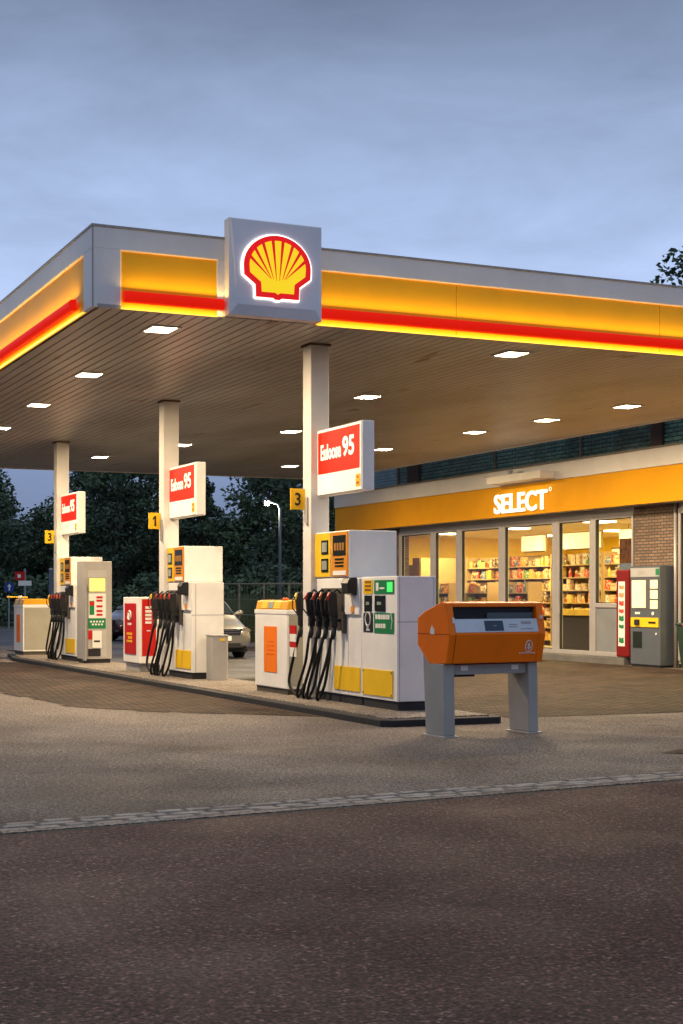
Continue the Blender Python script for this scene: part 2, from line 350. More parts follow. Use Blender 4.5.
q = [gp(-8, -.03), gp(20, -.03), gp(20, .5), gp(-8, .5)]; mb.face([(p[0], p[1], .005) for p in q], 2)
tag(mb.build('gutter_strip', [m_cob, m_conc, kerbk]), kind='structure')
# pump island
isl = [(7.58, 15.42), (7.68, 15.32), (9.07, 15.26), (9.15, 15.36), (9.15, 37.4), (8.0, 37.4), (7.58, 34.8)]
mb = MB(); mb.prism(isl, 'z', 0, .085)
io = tag(mb.build('pump_island', kerbk, bevel=.012), kind='structure')
inn = [(7.72, 15.5), (9.03, 15.42), (9.03, 37.25), (8.1, 37.25), (7.72, 34.8)]
MB().prism(inn, 'z', .07, .1).build('island_top', m_conc, io, bevel=.01)
ZI = .1

# ------------------------------------------------------------------ canopy
X0, Y0, X1, Y1, ZS, ZT = 4.77, 17.53, 18.2, 40.6, 5.0, 5.96
cn = thing('canopy', (X0, Y0, ZS), 'large flat forecourt canopy with white and yellow fascia and red light tube', 'canopy')
mb = MB(); x_ = X0+.10
while x_ < X1-.05:
    mb.box(x_+.010, min(x_+.150, X1-.05), Y0+.06, Y1-.05, ZS, ZS+.02); x_ += .16
mb.build('soffit', m_soff, cn)
B(X0+.06, X1-.05, Y0+.06, Y1-.05, ZS+.05, ZS+.85).build('roof_slab', seamk, cn)
mb = MB()   # white top band and end strips, standing 6 cm proud of the yellow
mb.box(X0, X1, Y0, Y0+.06, 5.70, ZT); mb.box(X0, X0+.35, Y0, Y0+.06, ZS-.01, 5.70)
mb.box(6.36, 6.47, Y0, Y0+.06, ZS-.01, 5.70)
mb.box(X0, X0+.06, Y0+.06, Y1, 5.70, ZT); mb.box(X0, X0+.06, Y0+.06, Y0+.42, ZS-.01, 5.70)
mb.build('white_fascia', fasw, cn, bevel=.006)
mb = MB(); mb.box(X0, X1, Y1-.06, Y1, ZS-.02, ZT); mb.box(X1-.06, X1, Y0+.06, Y1-.06, ZS-.02, ZT); mb.build('rear_fascia', fasw, cn)
B(X0-.012, X1, Y0-.012, Y1, ZT, ZT+.025).build('roof_edge_trim', grey, cn)
mb = MB(); mb.box(X0-.004, X0+.012, Y0-.004, Y0+.012, ZS-.012, ZT); mb.box(X0+.06, X0+.35, Y0-.003, Y0, ZS-.012, ZS+.03); mb.build('corner_trim', grey, cn)
def ypan(a0, a1, side):
    if side == 'y': o = B(a0, a1, Y0+.035, Y0+.055, ZS-.01, 5.70).build('yellow_panel', yelpan, cn)
    else: o = B(X0+.035, X0+.055, a0, a1, ZS-.01, 5.70).build('yellow_panel', yelpan, cn)
ypan(X0+.35, 6.36, 'y')
segs = [(7.7, 9.77), (9.77, 13.1), (13.1, 16.2), (16.2, X1)]
for a, b in segs: ypan(a+.004, b-.004, 'y')
for a, b in ((Y0+.42, 22.2), (22.2, 27), (27, 32), (32, 37), (37, Y1)): ypan(a+.004, b-.004, 'x')
def tubeprof(side, a, b):
    pr = []
    for i in range(9):
        t = -math.pi/2 + math.pi*i/8; pr.append((-.05-.05*math.cos(t), 5.135+.068*math.sin(t)))
    pr = [(.0, 5.067)]+pr+[(.0, 5.203)]
    if side == 'y': return MB().prism([(0, 0)]*0 or [(p[0], p[1]) for p in [(Y0+q[0], q[1]) for q in pr]], 'x', a, b)
    return MB().prism([(X0+q[0], q[1]) for q in pr], 'y', a, b)
for a, b in ((X0+.38, 6.42), (7.75, 9.77), (9.775, 13.1), (13.105, 16.2), (16.205, X1)): tubeprof('y', a, b).build('red_light_tube', redlit, cn)
for a, b in ((Y0+.75, 24), (24.005, 30), (30.005, 36), (36.005, Y1)): tubeprof('x', a, b).build('red_light_tube', redlit, cn)
warmy = (1, .66, .20)
for a, b in ((X0+.36, 6.36), (7.72, X1)):
    B(a, b, Y0+.0, Y0+.034, ZS-.012, 5.0).build('light_strip', ledy, cn)
    B(a, b, Y0+.012, Y0+.034, 5.693, 5.699).build('rim_glow', rimglow, cn)
B(X0+.0, X0+.034, Y0+.43, Y1, ZS-.012, 5.0).build('light_strip', ledy, cn)
B(X0+.012, X0+.034, Y0+.43, Y1, 5.693, 5.699).build('rim_glow', rimglow, cn)
B(X0+.352, X0+.36, Y0+.012, Y0+.034, 5.03, 5.69).build('rim_glow', rimglow, cn)  # glow spilling beside the first panel, put into a bright sliver
FP = 3.6
for a, b in ((X0+.38, 6.42), (7.75, X1)):
    area('fascia_lamp', ((a+b)/2, Y0-.05, 5.222), b-a, .07, FP*(b-a), warmy, (R(180+18), 0, 0), cn)
    area('fascia_lamp', ((a+b)/2, Y0-.05, 5.030), b-a, .05, 1.6*(b-a), warmy, (R(55), 0, 0), cn)
area('fascia_lamp', (X0-.05, (Y0+.75+Y1)/2, 5.222), .07, Y1-Y0-.75, FP*(Y1-Y0), warmy, (0, R(180-18), 0), cn)
area('fascia_lamp', (X0-.05, (Y0+.75+Y1)/2, 5.030), .05, Y1-Y0-.75, 1.6*(Y1-Y0), warmy, (0, R(-55), 0), cn)

# ceiling downlights
LP = [(6.0, 18.7), (6.2, 23.0), (6.34, 27.0), (6.5, 31.0), (11.2, 18.5), (11.3, 23.5), (12.2, 29.1), (11.0, 32.7), (10.1, 36.4), (16.2, 22.7), (16.0, 25.1), (15.8, 27.6), (15.66, 31.7), (15.4, 36.8)]
LN = ['front light of the row by the left canopy edge', 'second light of the row along the left canopy edge', 'third light of the row along the left canopy edge', 'farthest light of the row along the left canopy edge',
      'front light of the middle row under the red fascia tube', 'light of the middle row right of the nearest column', 'light seen just left of the nearest column, upper of two', 'light half hidden behind the second column', 'light seen between the far and second columns', 'front light of the row beside the shop',
      'second light of the row beside the shop', 'third light of the row beside the shop', 'light of the shop row beside the nearest fuel sign', 'light seen just left of the nearest column, lower of two']
proto = None
for (a, b), ln in zip(LP, LN):
    if proto is None:
        proto = t = thing('ceiling_light', (a, b, ZS), '', 'ceiling light', 'square lights recessed in the canopy ceiling')
        mb = MB()
        for q in ((-.21, .21, -.25, -.20), (-.21, .21, .20, .25), (-.21, -.16, -.20, .20), (.16, .21, -.20, .20)): mb.box(a+q[0], a+q[1], b+q[2], b+q[3], ZS-.012, ZS+.004)
        mb.build('frame', alu, t)
        B(a-.165, a+.165, b-.205, b+.205, ZS-.006, ZS+.004).build('diffuser', ceillamp, t)
        area('lamp_light', (a, b, ZS-.009), .32, .4, 285, (1, .76, .48), (0, 0, 0), t)
    else:
        t = copy_tree(proto); t.location = (a, b, ZS)
    t['label'] = 'bright square recessed ' + ln
cd = thing('security_camera', (8.1, 40.0, 5.0), 'dark dome security camera under far left canopy edge', 'security camera')
mb = MB(); mb.tube([(8.1, 40, 5.0), (8.1, 40, 4.93), (8.1, 40, 4.88), (8.1, 40, 4.83), (8.1, 40, 4.80)], [.12, .12, .13, .1, .03], 14); mb.build('dome', blackp, cd, smooth=True)
MB().tube([(8.1, 40, 5.01), (8.1, 40, 4.97)], .15, 14).build('mount', grey, cd)

# emblem sign
sg = thing('logo_sign', (7.09, Y0, 4.99), 'square pale sign on the canopy front with a lit red and yellow scallop emblem', 'sign')
a0, a1, yb = 6.45, 7.70, Y0-.20
mb = MB(); mb.box(a0, a1, yb+.03, Y0+.0, 5.0, 6.20)
mb.build('sign_board', fasw, sg, bevel=.004)
mb = MB(); g = .10   # face tray with a folded lower edge
F_ = [(a0, yb+.029, 5.0), (a1, yb+.029, 5.0), (a1, yb+.029, 6.195), (a0, yb+.029, 6.195)]
I_ = [(a0+.10, yb-.01, 5.13), (a1-.10, yb-.01, 5.13), (a1-.02, yb-.01, 6.18), (a0+.02, yb-.01, 6.18)]
mb.face(I_); 
for i in range(4): j = (i+1) % 4; mb.face([F_[i], F_[j], I_[j], I_[i]])
mb.build('sign_face', M('sign_face_silver', (.72, .74, .78), .42, .1, var=.1, scale=1.5), sg)
cx, cz, kx, kz = 7.065, 5.61, .00244, .00222
ol = [(-118, 472), (-121, 402), (-182, 352)]
for i in range(1, 24):
    t = math.pi*(1.075-1.15*i/24); rr = 1+.012*math.cos(i*math.pi)*0; ol.append((185*math.cos(t)*rr, 300-180*math.sin(t)*rr))
ol += [(182, 352), (121, 402), (118, 472), (24, 472), (12, 481), (-12, 481), (-24, 472)]
def em(pts, s=1, c=(0, 310)): return [(cx+((p[0]-c[0])*s+c[0])*kx, cz-(((p[1]-c[1])*s+c[1])-300)*kz) for p in pts]
MB().prism(em(ol, 1.05), 'y', yb-.03, yb-.02).build('halo_lamp', halo, sg)
eo = MB().prism(em(ol), 'y', yb-.06, yb-.04).build('emblem', emred, sg)
inner = [(-88, 442), (-92, 388), (-152, 338)]
for i in range(1, 24):
    t = math.pi*(1.03-1.06*i/24); inner.append((155*math.cos(t), 300-150*math.sin(t)))
inner += [(152, 338), (92, 388), (88, 442), (14, 442), (0, 452), (-14, 442)]
MB().prism(em(inner), 'y', yb-.068, yb-.06).build('emblem_centre', emyel, eo)
mb = MB()
for tx, ty, wd in ((28, 142, 9), (84, 158, 9), (128, 195, 9), (152, 250, 9)):
    for sgn in (-1, 1):
        bx, by = sgn*tx*.28, 378-(tx*.10); dx, dy = sgn*tx-bx, ty-by; ll = math.hypot(dx, dy); nx, ny = -dy/ll*wd, dx/ll*wd
        mb.prism(em([(bx-nx*.12, by-ny*.12), (bx+nx*.12, by+ny*.12), (sgn*tx*1.03+nx, ty-4+ny), (sgn*tx*1.03-nx, ty-4-ny)]), 'y', yb-.071, yb-.0685)
mb.build('emblem_ribs', emred, eo)

# columns, number plates, fuel signs
cols = [(18.85, '3', 'nearest'), (25.38, '1', 'middle'), (33.15, '3', 'farthest')]
gd = 'cream steel columns holding the canopy'
for i, (v, num, nm) in enumerate(cols):
    beside = ['beside the pump with the dark green stickers', 'behind the pump next to the grey bin', 'beside the tall payment terminal'][i]
    c = thing('canopy_column', (8.2, v, ZI), nm+' square cream column, '+beside, 'column', gd)
    B(8.2, 8.48, v, v+.28, ZI, ZS).build('shaft', dirtyw, c, bevel=.012)
    B(8.17, 8.51, v-.03, v+.31, ZI, ZI+.03).build('base_plate', grey, c, bevel=.004)
    B(8.18, 8.50, v-.02, v+.30, ZS-.03, ZS).build('head_collar', M('rust_collar', (.16, .10, .06), .8, var=.4), c)
    p = thing('number_plate', (8.09, v+.2, 2.71), 'yellow plate with black '+num+' on the '+nm+' column', 'number plate', 'yellow pump number plates')
    B(7.98, 8.198, v+.19, v+.21, 2.71, 3.0).build('plate', yel, p, bevel=.004)
    if num == '3': textmb('3', '-y', (8.045, v+.188, 2.765), .085, .18, .004, .02).build('numeral', black, p)
    else: MB().prism([(8.085, 2.765), (8.118, 2.765), (8.118, 2.945), (8.092, 2.945), (8.055, 2.905), (8.055, 2.875), (8.085, 2.895)], 'y', v+.184, v+.188).build('numeral', black, p)
    B(8.17, 8.198, v+.07, v+.14, 2.50, 2.88).build('bracket', greywarm, p, bevel=.01)
    s = thing('fuel_sign', (8.385, v-.7, 2.88), ['largest and nearest red and white fuel name box', 'middle red and white fuel name box', 'farthest and smallest red and white fuel name box'][i]+' on a column', 'fuel sign', 'red and white fuel name signs')
    B(8.31, 8.48, v-1.43, v-.002, 2.885, 3.79).build('case', white, s, bevel=.012)
    B(8.295, 8.31, v-1.41, v-.02, 2.90, 3.775).build('front_sheet', signwhite, s)
    fr = B(8.288, 8.295, v-1.37, v-.05, 3.18, 3.745).build('red_panel', signred, s)
    textmb('Euloose', '-x', (8.2875, v-.15, 3.36), .66, .215, .004, .028).build('lettering', txtwhite, fr)
    textmb('95', '-x', (8.2875, v-.86, 3.36), .36, .27, .004, .028).build('lettering', txtwhite, fr)
    st = B(8.288, 8.295, v-1.39, v-1.26, 2.94, 3.10).build('sticker', yel, s)
    mb = MB(); mb.box(8.285, 8.288, v-1.36, v-1.29, 2.97, 3.00); mb.box(8.285, 8.288, v-1.35, v-1.30, 3.05, 3.075); mb.build('sticker_mark', M('sticker_red', (.5, .1, .02), .5), st)

# ------------------------------------------------------------------ pumps
PX = 8.28
def catm(pts, n=6):
    out = []; P = [Vector(p) for p in pts]; P = [P[0]*2-P[1]]+P+[P[-1]*2-P[-2]]
    for i in range(1, len(P)-2):
        for k in range(n):
            t = k/n; out.append(.5*((2*P[i])+(-P[i-1]+P[i+1])*t+(2*P[i-1]-5*P[i]+4*P[i+1]-P[i+2])*t*t+(-P[i-1]+3*P[i]-3*P[i+1]+P[i+2])*t**3))
    out.append(P[-2]); return out
def pump(v0, label):
    t = thing('fuel_pump', (PX+.3, v0+.7, ZI), label, 'fuel pump', 'fuel pumps on the island')
    B(PX+.02, PX+.56, v0+.02, v0+1.42, ZI, ZI+.11).build('plinth', kerbk, t)
    b = B(PX, PX+.58, v0, v0+1.44, ZI+.11, 1.75).build('body', white, t, bevel=.01)
    mb = MB(); mb.box(PX+.0, PX+.582, v0-.002, v0+.004, 1.19, 1.196); mb.box(PX-.002, PX+.004, v0+.40, v0+.405, ZI+.12, 1.28); mb.box(PX+.07, PX+.075, v0-.002, v0+.004, ZI+.12, 1.72); mb.build('panel_seam', seamk, b)
    B(PX-.012, PX-.0, v0+.03, v0+.84, .27, .585).build('yellow_panel', yel, t, bevel=.003)
    h = B(PX, PX+.70, v0+.38, v0+1.5, 1.757, 2.38).build('display_head', white, t, bevel=.01)
    B(PX-.012, PX, v0+.96, v0+1.48, 1.775, 2.365).build('yellow_surround', yel, h)
    for z0, z1 in ((1.84, 2.02), (2.08, 2.27)):
        w_ = B(PX-.022, PX-.012, v0+1.02, v0+1.24, z0, z1).build('screen', darkgl, h); B(PX-.025, PX-.022, v0+1.05, v0+1.21, z0+.03, z1-.03).build('digits_panel', lcd, w_)
    ap = B(PX-.014, PX, v0+.40, v0+.92, 1.775, 2.365).build('price_panel', amber, h)
    mb = MB(); mb.box(PX-.018, PX-.014, v0+.46, v0+.86, 2.05, 2.32)
    for q in range(3): mb.box(PX-.018, PX-.014, v0+.52, v0+.80, 1.90+q*.045, 1.925+q*.045)
    mb.build('price_window', darkgl, ap)
    mb = MB()
    for q in range(4): mb.box(PX-.021, PX-.018, v0+.50+q*.085, v0+.56+q*.085, 2.12, 2.22)
    mb.build('digits_panel', M('lcd_amber', (.35, .16, .03), .4), ap)
    B(PX-.018, PX-.014, v0+.45, v0+.86, 1.79, 1.85).build('paper_label', paper, ap)
    # control panel with reader
    cp = B(PX-.03, PX-.0, v0+.02, v0+.46, 1.27, 1.745).build('control_panel', white, t, bevel=.008)
    rd = MB().prism([(PX-.03, 1.52), (PX-.15, 1.55), (PX-.17, 1.68), (PX-.13, 1.75), (PX-.03, 1.755)], 'y', v0+.07, v0+.28).build('card_reader', blackp, t, bevel=.012)
    B(PX-.155, PX-.15, v0+.10, v0+.25, 1.62, 1.70).build('reader_slot', darkgl, rd)
    B(PX-.045, PX-.03, v0+.16, v0+.24, 1.30, 1.38).build('button', M('button_orange', (.8, .3, .03), .4), cp)
    ho = MB()
    ho.box(PX-.01, PX+.0, v0+.46, v0+1.27, 1.06, 1.62)
    ho.box(PX-.06, PX-.01, v0+.44, v0+.50, 1.02, 1.3)
    ho.build('nozzle_holster', M('holster_dark', (.07, .06, .055), .5), t, bevel=.006)
    for k, (yy, cl) in enumerate(((.60, 'red'), (.86, 'orange'), (1.08, 'red'), (1.34, 'red'), (1.84, 'yellow'))):
        xx = PX-.12 if yy < 1.5 else PX-.06
        y = v0+yy
        n_ = MB()
        n_.box(xx-.04, xx+.04, y-.034, y+.034, 1.10, 1.24)            # boot
        n_.prism([(xx-.06, 1.24), (xx-.085, 1.46), (xx-.05, 1.57), (xx+.03, 1.55), (xx+.05, 1.24)], 'y', y-.026, y+.026)
        n_.tube([(xx-.02, y, 1.55), (xx+.04, y, 1.60), (xx+.10, y, 1.55)], .016, 7)
        n_.tube([(xx-.055, y, 1.26), (xx-.13, y, 1.34), (xx-.13, y, 1.46), (xx-.075, y, 1.52)], .011, 6)
        n_.box(xx-.03, PX+.0 if yy < 1.5 else xx+.1, y-.05, y+.05, 1.17, 1.21)
        no = n_.build('nozzle', blackp, t, bevel=.006)
        MB().prism([(xx-.093, 1.46), (xx-.095, 1.52), (xx-.07, 1.56), (xx-.065, 1.46)], 'y', y-.02, y+.02).build('nozzle_cover', M('grip_'+cl, {'red': (.5, .03, .02), 'orange': (.6, .16, .03), 'yellow': (.75, .5, .04)}[cl], .4), no)
        j = random.uniform(-.14, .12)
        pts = [(xx, y, 1.10), (xx-.03, y+.03, .92), (xx-.07-j*.3, y+.14+j*.4, .60), (xx-.10, y+.30+j, .28), (xx-.07, y+.42+j, .135), (xx, y+.50+j, .14), (xx+.06, y+.46+j, .30), (xx+.09, y+.40+j, .60), (xx+.11, y+.36, .95)]
        if yy > 1.5: pts = [(xx, y, 1.10), (xx-.03, y+.08, .85), (xx-.06, y+.22, .5), (xx-.08, y+.24, .28), (xx-.05, y+.1, .14), (xx-.02, y-.1, .13), (xx, y-.22, .30), (xx+.02, y-.27, .5)]
        MB().tube(catm(pts), .021, 8).build('hose', black, t, smooth=True)
        MB().tube([(xx, y, 1.12), (xx, y, 1.0), (xx-.012, y+.01, .94)], [.034, .03, .024], 8).build('hose_sleeve', blackp, t, smooth=True)
    return t
p0 = pump(17.39, 'nearest white pump with yellow base panels, its display head above the green-stickered cabinet')
for v0, lb in ((24.1, 'middle white fuel pump with hanging black hoses next to the short grey bin'), (31.8, 'farthest white fuel pump, half hidden behind the tall payment terminal')):
    c = copy_tree(p0); c.location = (PX+.3, v0+.7, ZI); c['label'] = lb

# cabinet with green stickers
v0, v1 = 16.37, 17.385
t = thing('service_cabinet', (PX+.27, (v0+v1)/2, ZI), 'white cabinet with green stickers at the near end of the nearest pump', 'cabinet')
B(PX+.02, PX+.52, v0+.02, v1-.02, ZI, ZI+.11).build('plinth', kerbk, t)
b = B(PX, PX+.54, v0, v1, ZI+.11, 1.758).build('body', white, t, bevel=.008)
mb = MB(); mb.box(PX-.001, PX+.541, v0-.002, v0+.003, 1.19, 1.196); mb.box(PX+.03, PX+.034, v0-.002, v0+.003, ZI+.12, 1.75); mb.box(PX+.505, PX+.509, v0-.002, v0+.003, ZI+.12, 1.75); mb.build('panel_seam', seamk, b)
yp = B(PX-.012, PX, v0+.11, v1-.04, .255, .585).build('yellow_panel', yel, t, bevel=.003)
mb = MB()
for yy in (v0+.14, v1-.07):
    for zz in (.28, .56): mb.tube([(PX-.016, yy, zz), (PX-.011, yy, zz)], .012, 8)
mb.build('bolt', blackp, yp)
def yat(px):
    tt = (px-341.5)/1493; d = PX/(.4177+.9086*tt); return d*(.9086-.4177*tt)
def zat(px, py):
    tt = (px-341.5)/1493; d = PX/(.4177+.9086*tt); return 1.5+(597-py)/1493*d
def sticker(name, x0, x1, y0, y1, mat, par, dx=.006):
    a, b_ = yat(x0), yat(x1); return B(PX-dx, PX, b_, a, zat((x0+x1)/2, y1), zat((x0+x1)/2, y0)).build(name, mat, par)
s = sticker('sticker', 374.5, 394.3, 580, 594, green, t); s['label'] = 'green sticker with a lit green mark'
sticker('lit_mark', 387.5, 393, 582, 592, greenl, s, .009)
mb = MB(); mb.box(PX-.009, PX-.006, yat(379), yat(376.5), 1.58, 1.68); mb.box(PX-.009, PX-.006, yat(385), yat(380), 1.60, 1.62); mb.build('printed_mark', paper, s)
s = sticker('sticker', 363.8, 373, 580, 594, yel, t); s['label'] = 'yellow sticker'
mb = MB()
for q in range(3): mb.box(PX-.009, PX-.006, yat(371.5), yat(365.5), zat(368, 591)+q*.05, zat(368, 591)+q*.05+.028)
mb.build('printed_mark', M('print_brown', (.25, .1, .02), .5), s)
for a, b_, sub in ((365, 372, (367, 370)), (375.3, 385.6, (378, 382))):
    s = sticker('card_slot_panel', a, b_, 595.5, 611.5, darkgl, t, .012); B(PX-.016, PX-.012, yat(sub[1]), yat(sub[0]), 1.40, 1.44).build('slot_lip', lcd, s)
s = sticker('sticker', 374.5, 394.3, 613, 633.5, green, t); s['label'] = 'large green sticker with two lines of white print'
mb = MB()
for r_, (za, zb) in enumerate(((1.22, 1.28), (1.11, 1.165))):
    xx = 376
    for wd in ((2.0, 2.2, 1.6, 2.2, 1.4, 2.0) if r_ == 0 else (2.2, 1.8, 2.0, 2.4)):
        mb.box(PX-.009, PX-.006, yat(xx+wd), yat(xx), za, zb); xx += wd+.5
mb.tube([(PX-.008, yat(391.8), 1.10), (PX-.008, yat(392.8), 1.20), (PX-.008, yat(391.5), 1.30)], .008, 5)
mb.build('printed_mark', paper, s)
s = sticker('sticker', 363.8, 373.2, 613, 632, blackp, t); s['label'] = 'black sticker with a white outline figure'
ring = MB(); yc = yat(368.5)
ring.tube([(PX-.008, yc+.075*math.cos(a*math.pi/8), 1.22+.085*math.sin(a*math.pi/8)) for a in range(17)], .010, 5)
ring.tube([(PX-.008, yc, 1.14), (PX-.008, yc, 1.08)], .018, 5); ring.box(PX-.009, PX-.006, yc-.05, yc+.05, 1.07, 1.09); ring.build('printed_mark', paper, s)

# windscreen-service cabinets with yellow lids
def lid_cabinet(x0, y0, wd, ln, label, name='utility_cabinet', sidem=None):
    t = thing(name, (x0+wd/2, y0+ln/2, ZI), label, 'cabinet', 'white cabinets with yellow lids')
    B(x0+.02, x0+wd-.02, y0+.03, y0+ln-.03, ZI, ZI+.08).build('plinth', M('plinth_brown', (.08, .065, .05), .7), t)
    B(x0, x0+wd, y0, y0+ln, ZI+.08, 1.31).build('body', white, t, bevel=.012)
    B(x0-.008, x0+wd+.008, y0-.008, y0+ln+.008, 1.25, 1.315).build('top_rim', white, t, bevel=.008)
    lid = MB().prism([(x0, 1.315), (x0+.03, 1.44), (x0+.10, 1.455), (x0+wd, 1.455), (x0+wd, 1.315)], 'y', y0+.01, y0+ln-.02).build('lid', M('lid_amber', (.75, .36, .02), .35), t, bevel=.012)
    for a, b_, mt, nm in ((.78, 1.0, yel, 'lid_label'), (.56, .74, lcd, 'lid_screen'), (.26, .50, yel, 'lid_label')):
        k = ln/1.25; MB().prism([(x0-.002, 1.335), (x0+.022, 1.43), (x0+.028, 1.43), (x0+.01, 1.335)], 'y', y0+a*k, y0+b_*k).build(nm, mt, lid)
    B(x0-.006, x0, y0+ln*.30, y0+ln*.70, .40, 1.07).build('orange_poster', posterorange, t)
    mb = MB()
    for q in range(4): mb.box(x0-.009, x0-.006, y0+ln*.38, y0+ln*(.60-.03*(q % 2)), .66+q*.06, .675+q*.06)
    mb.build('poster_print', M('print_orange_dark', (.75, .13, .005), .5), t)
    B(x0+.03, x0+wd-.02, y0-.005, y0, ZI+.12, 1.24).build('side_panel', sidem or tbeige, t)  # thin sheet with the shade of this end put into its colour
    return t
lc = lid_cabinet(8.2, 19.7, .58, 1.25, 'white cabinet with orange poster and yellow lid left of the nearest column')
mb = MB(); mb.tube([(8.3, 20.0, 1.455), (8.3, 20.0, 1.475), (8.3, 20.0, 1.49)], [.05, .05, .02], 10); mb.build('lid_knob', M('knob_orange', (.7, .12, .02), .4), lc, smooth=True)
lid_cabinet(8.08, 36.0, .72, 1.0, 'far left white cabinet with orange strip and plain brownish side at the island end')
lid_cabinet(8.58, 26.95, .45, 1.0, 'yellow lidded cabinet mostly hidden between red cabinet and middle column')
# red-and-white service tag by the near column
t = thing('hanging_tag', (8.19, 19.35, .75), 'red and white striped tag hanging behind hoses by the nearest column', 'tag')
mb = MB(); 
for q, (a, b_, m_) in enumerate(((.98, 1.10, 0), (.87, .98, 1), (.79, .87, 0), (.66, .79, 1))): mb.box(8.165, 8.18, 19.3, 19.52, a, b_, m_)
mb.build('tag_sheet', [red, paper], t); B(8.18, 8.20, 19.36, 19.46, .7, 1.08).build('tag_holder', grey, t)

# red promotional cabinet
t = thing('air_service_cabinet', (8.4, 27.4, ZI), 'slim white cabinet with two red panels left of the middle pump', 'cabinet')
B(8.24, 8.5, 27.0, 27.85, ZI, ZI+.16).build('plinth', grey, t)
B(8.2, 8.54, 26.85, 27.9, ZI+.16, 1.5).build('body', white, t, bevel=.012)
rp = B(8.19, 8.2, 27.05, 27.78, .42, 1.38).build('red_panel', red, t)
mb = MB(); mb.tube([(8.187, 27.45+.11*math.cos(a*math.pi/6), 1.15+.085*math.sin(a*math.pi/6)) for a in range(13)], .014, 5)
for q in range(3): mb.tube([(8.187, 27.45, 1.08), (8.187, 27.37+q*.08, 1.2)], .012, 5)
for q in range(4): mb.box(8.184, 8.19, 27.33+q*.065, 27.37+q*.065, .97, 1.01)
mb.build('emblem_print', paper, rp)
mb = MB()
for q in range(3):
    for r_ in range(4-q % 2): mb.box(8.184, 8.19, 27.29+r_*.09, 27.35+r_*.09, .78-q*.07, .825-q*.07)
mb.build('yellow_print', yel, rp)
rp = B(8.25, 8.52, 26.84, 26.85, .40, 1.46).build('red_panel', red, t)
mb = MB()
for q in range(5): mb.box(8.31, 8.43, 26.834, 26.84, 1.28-q*.07, 1.325-q*.07)
mb.box(8.34, 8.41, 26.834, 26.84, .86, .88); mb.build('white_print', paper, rp)

# short grey bin
t = thing('litter_bin', (8.72, 23.8, ZI), 'short grey metal bin with small yellow label beside the middle pump', 'bin')
MB().prism([(8.5, 23.66), (8.75, 23.66), (8.79, 23.70), (8.79, 23.98), (8.5, 23.98)], 'z', ZI, .84).build('body', greywarm, t, bevel=.006)
B(8.49, 8.80, 23.65, 23.99, .84, .86).build('lid', greywarm, t, bevel=.004)
B(8.63, 8.72, 23.652, 23.66, .76, .80).build('label', yel, t)

# payment terminal
t = thing('payment_terminal', (8.55, 31.2, ZI), 'tall grey payment terminal with lit yellow screen and green sticker on the island', 'payment terminal')
xa, xb, ya, yb2 = 8.23, 8.86, 31.0, 31.5
B(xa+.03, xb-.03, ya+.03, yb2-.03, ZI, ZI+.08).build('plinth', blackp, t)
B(xa, xb, ya, yb2, ZI+.08, 2.26).build('body', greywarm, t, bevel=.012)
B(xa+.10, xb-.12, ya-.006, ya, .22, 2.06).build('front_door', grey if 0 else M('terminal_front', (.44, .42, .39), .45), t, bevel=.003)
scn = B(xa+.13, xb-.16, ya-.03, ya-.006, 1.62, 1.90).build('screen', screeny, t, bevel=.004)
mb = MB(); mb.box(xa+.11, xb-.14, ya-.045, ya-.03, 1.90, 1.925); mb.box(xa+.11, xa+.13, ya-.045, ya-.03, 1.60, 1.90); mb.build('screen_hood', grey, scn)
pn = B(xa+.12, xb-.14, ya-.012, ya-.006, 1.05, 1.57).build('notice', paper, t)
mb = MB(); mb.box(xa+.14, xa+.24, ya-.016, ya-.012, 1.12, 1.42, 0); mb.box(xa+.14, xa+.24, ya-.018, ya-.016, 1.32, 1.40, 1)
for z_ in (1.10, 1.18, 1.28, 1.40, 1.47): mb.box(xa+.29, xa+.42, ya-.016, ya-.012, z_, z_+.045, 1)
mb.build('notice_print', [green, red], pn)
gp_ = B(xa+.11, xb-.14, ya-.016, ya-.006, .83, 1.05).build('sticker', green, t); gp_['label'] = 'green sticker with white print'
mb = MB()
for r_ in range(2):
    for q in range(5-r_): mb.box(xa+.15+q*.065+r_*.04, xa+.19+q*.065+r_*.04, ya-.019, ya-.016, .96-r_*.06, .995-r_*.06)
mb.build('sticker_print', paper, gp_)
r1 = B(xa+.11, xa+.20, ya-.012, ya-.006, .60, .79).build('red_label', red, t)
r2 = B(xa+.20, xa+.40, ya-.03, ya-.006, .42, .78).build('paper_sheet', paper, t); B(xa+.23, xa+.36, ya-.033, ya-.03, .54, .58).build('sheet_print', blackp, r2)
B(xa+.12, xa+.38, ya-.016, ya-.006, .26, .36+.0).build('slot', darkgl, t) if 0 else B(xa+.11, xa+.38, ya-.014, ya-.006, .24, .50 if 0 else .40).build('dispensing_slot', blackp, t)
MB().prism([(xa-.02, ya-.26), (xa-.0, ya-.27), (xa+.015, ya), (xa, ya)], 'z', ZI+.06, 1.9).build('open_side_flap', greywarm, t)

# ------------------------------------------------------------------ orange mailbox
t = thing('mailbox', (8.25, 14.1, .006), 'orange letter box on two grey legs in front of the pump island', 'mailbox')
x0, x1, yf = 7.60, 8.825, 13.98
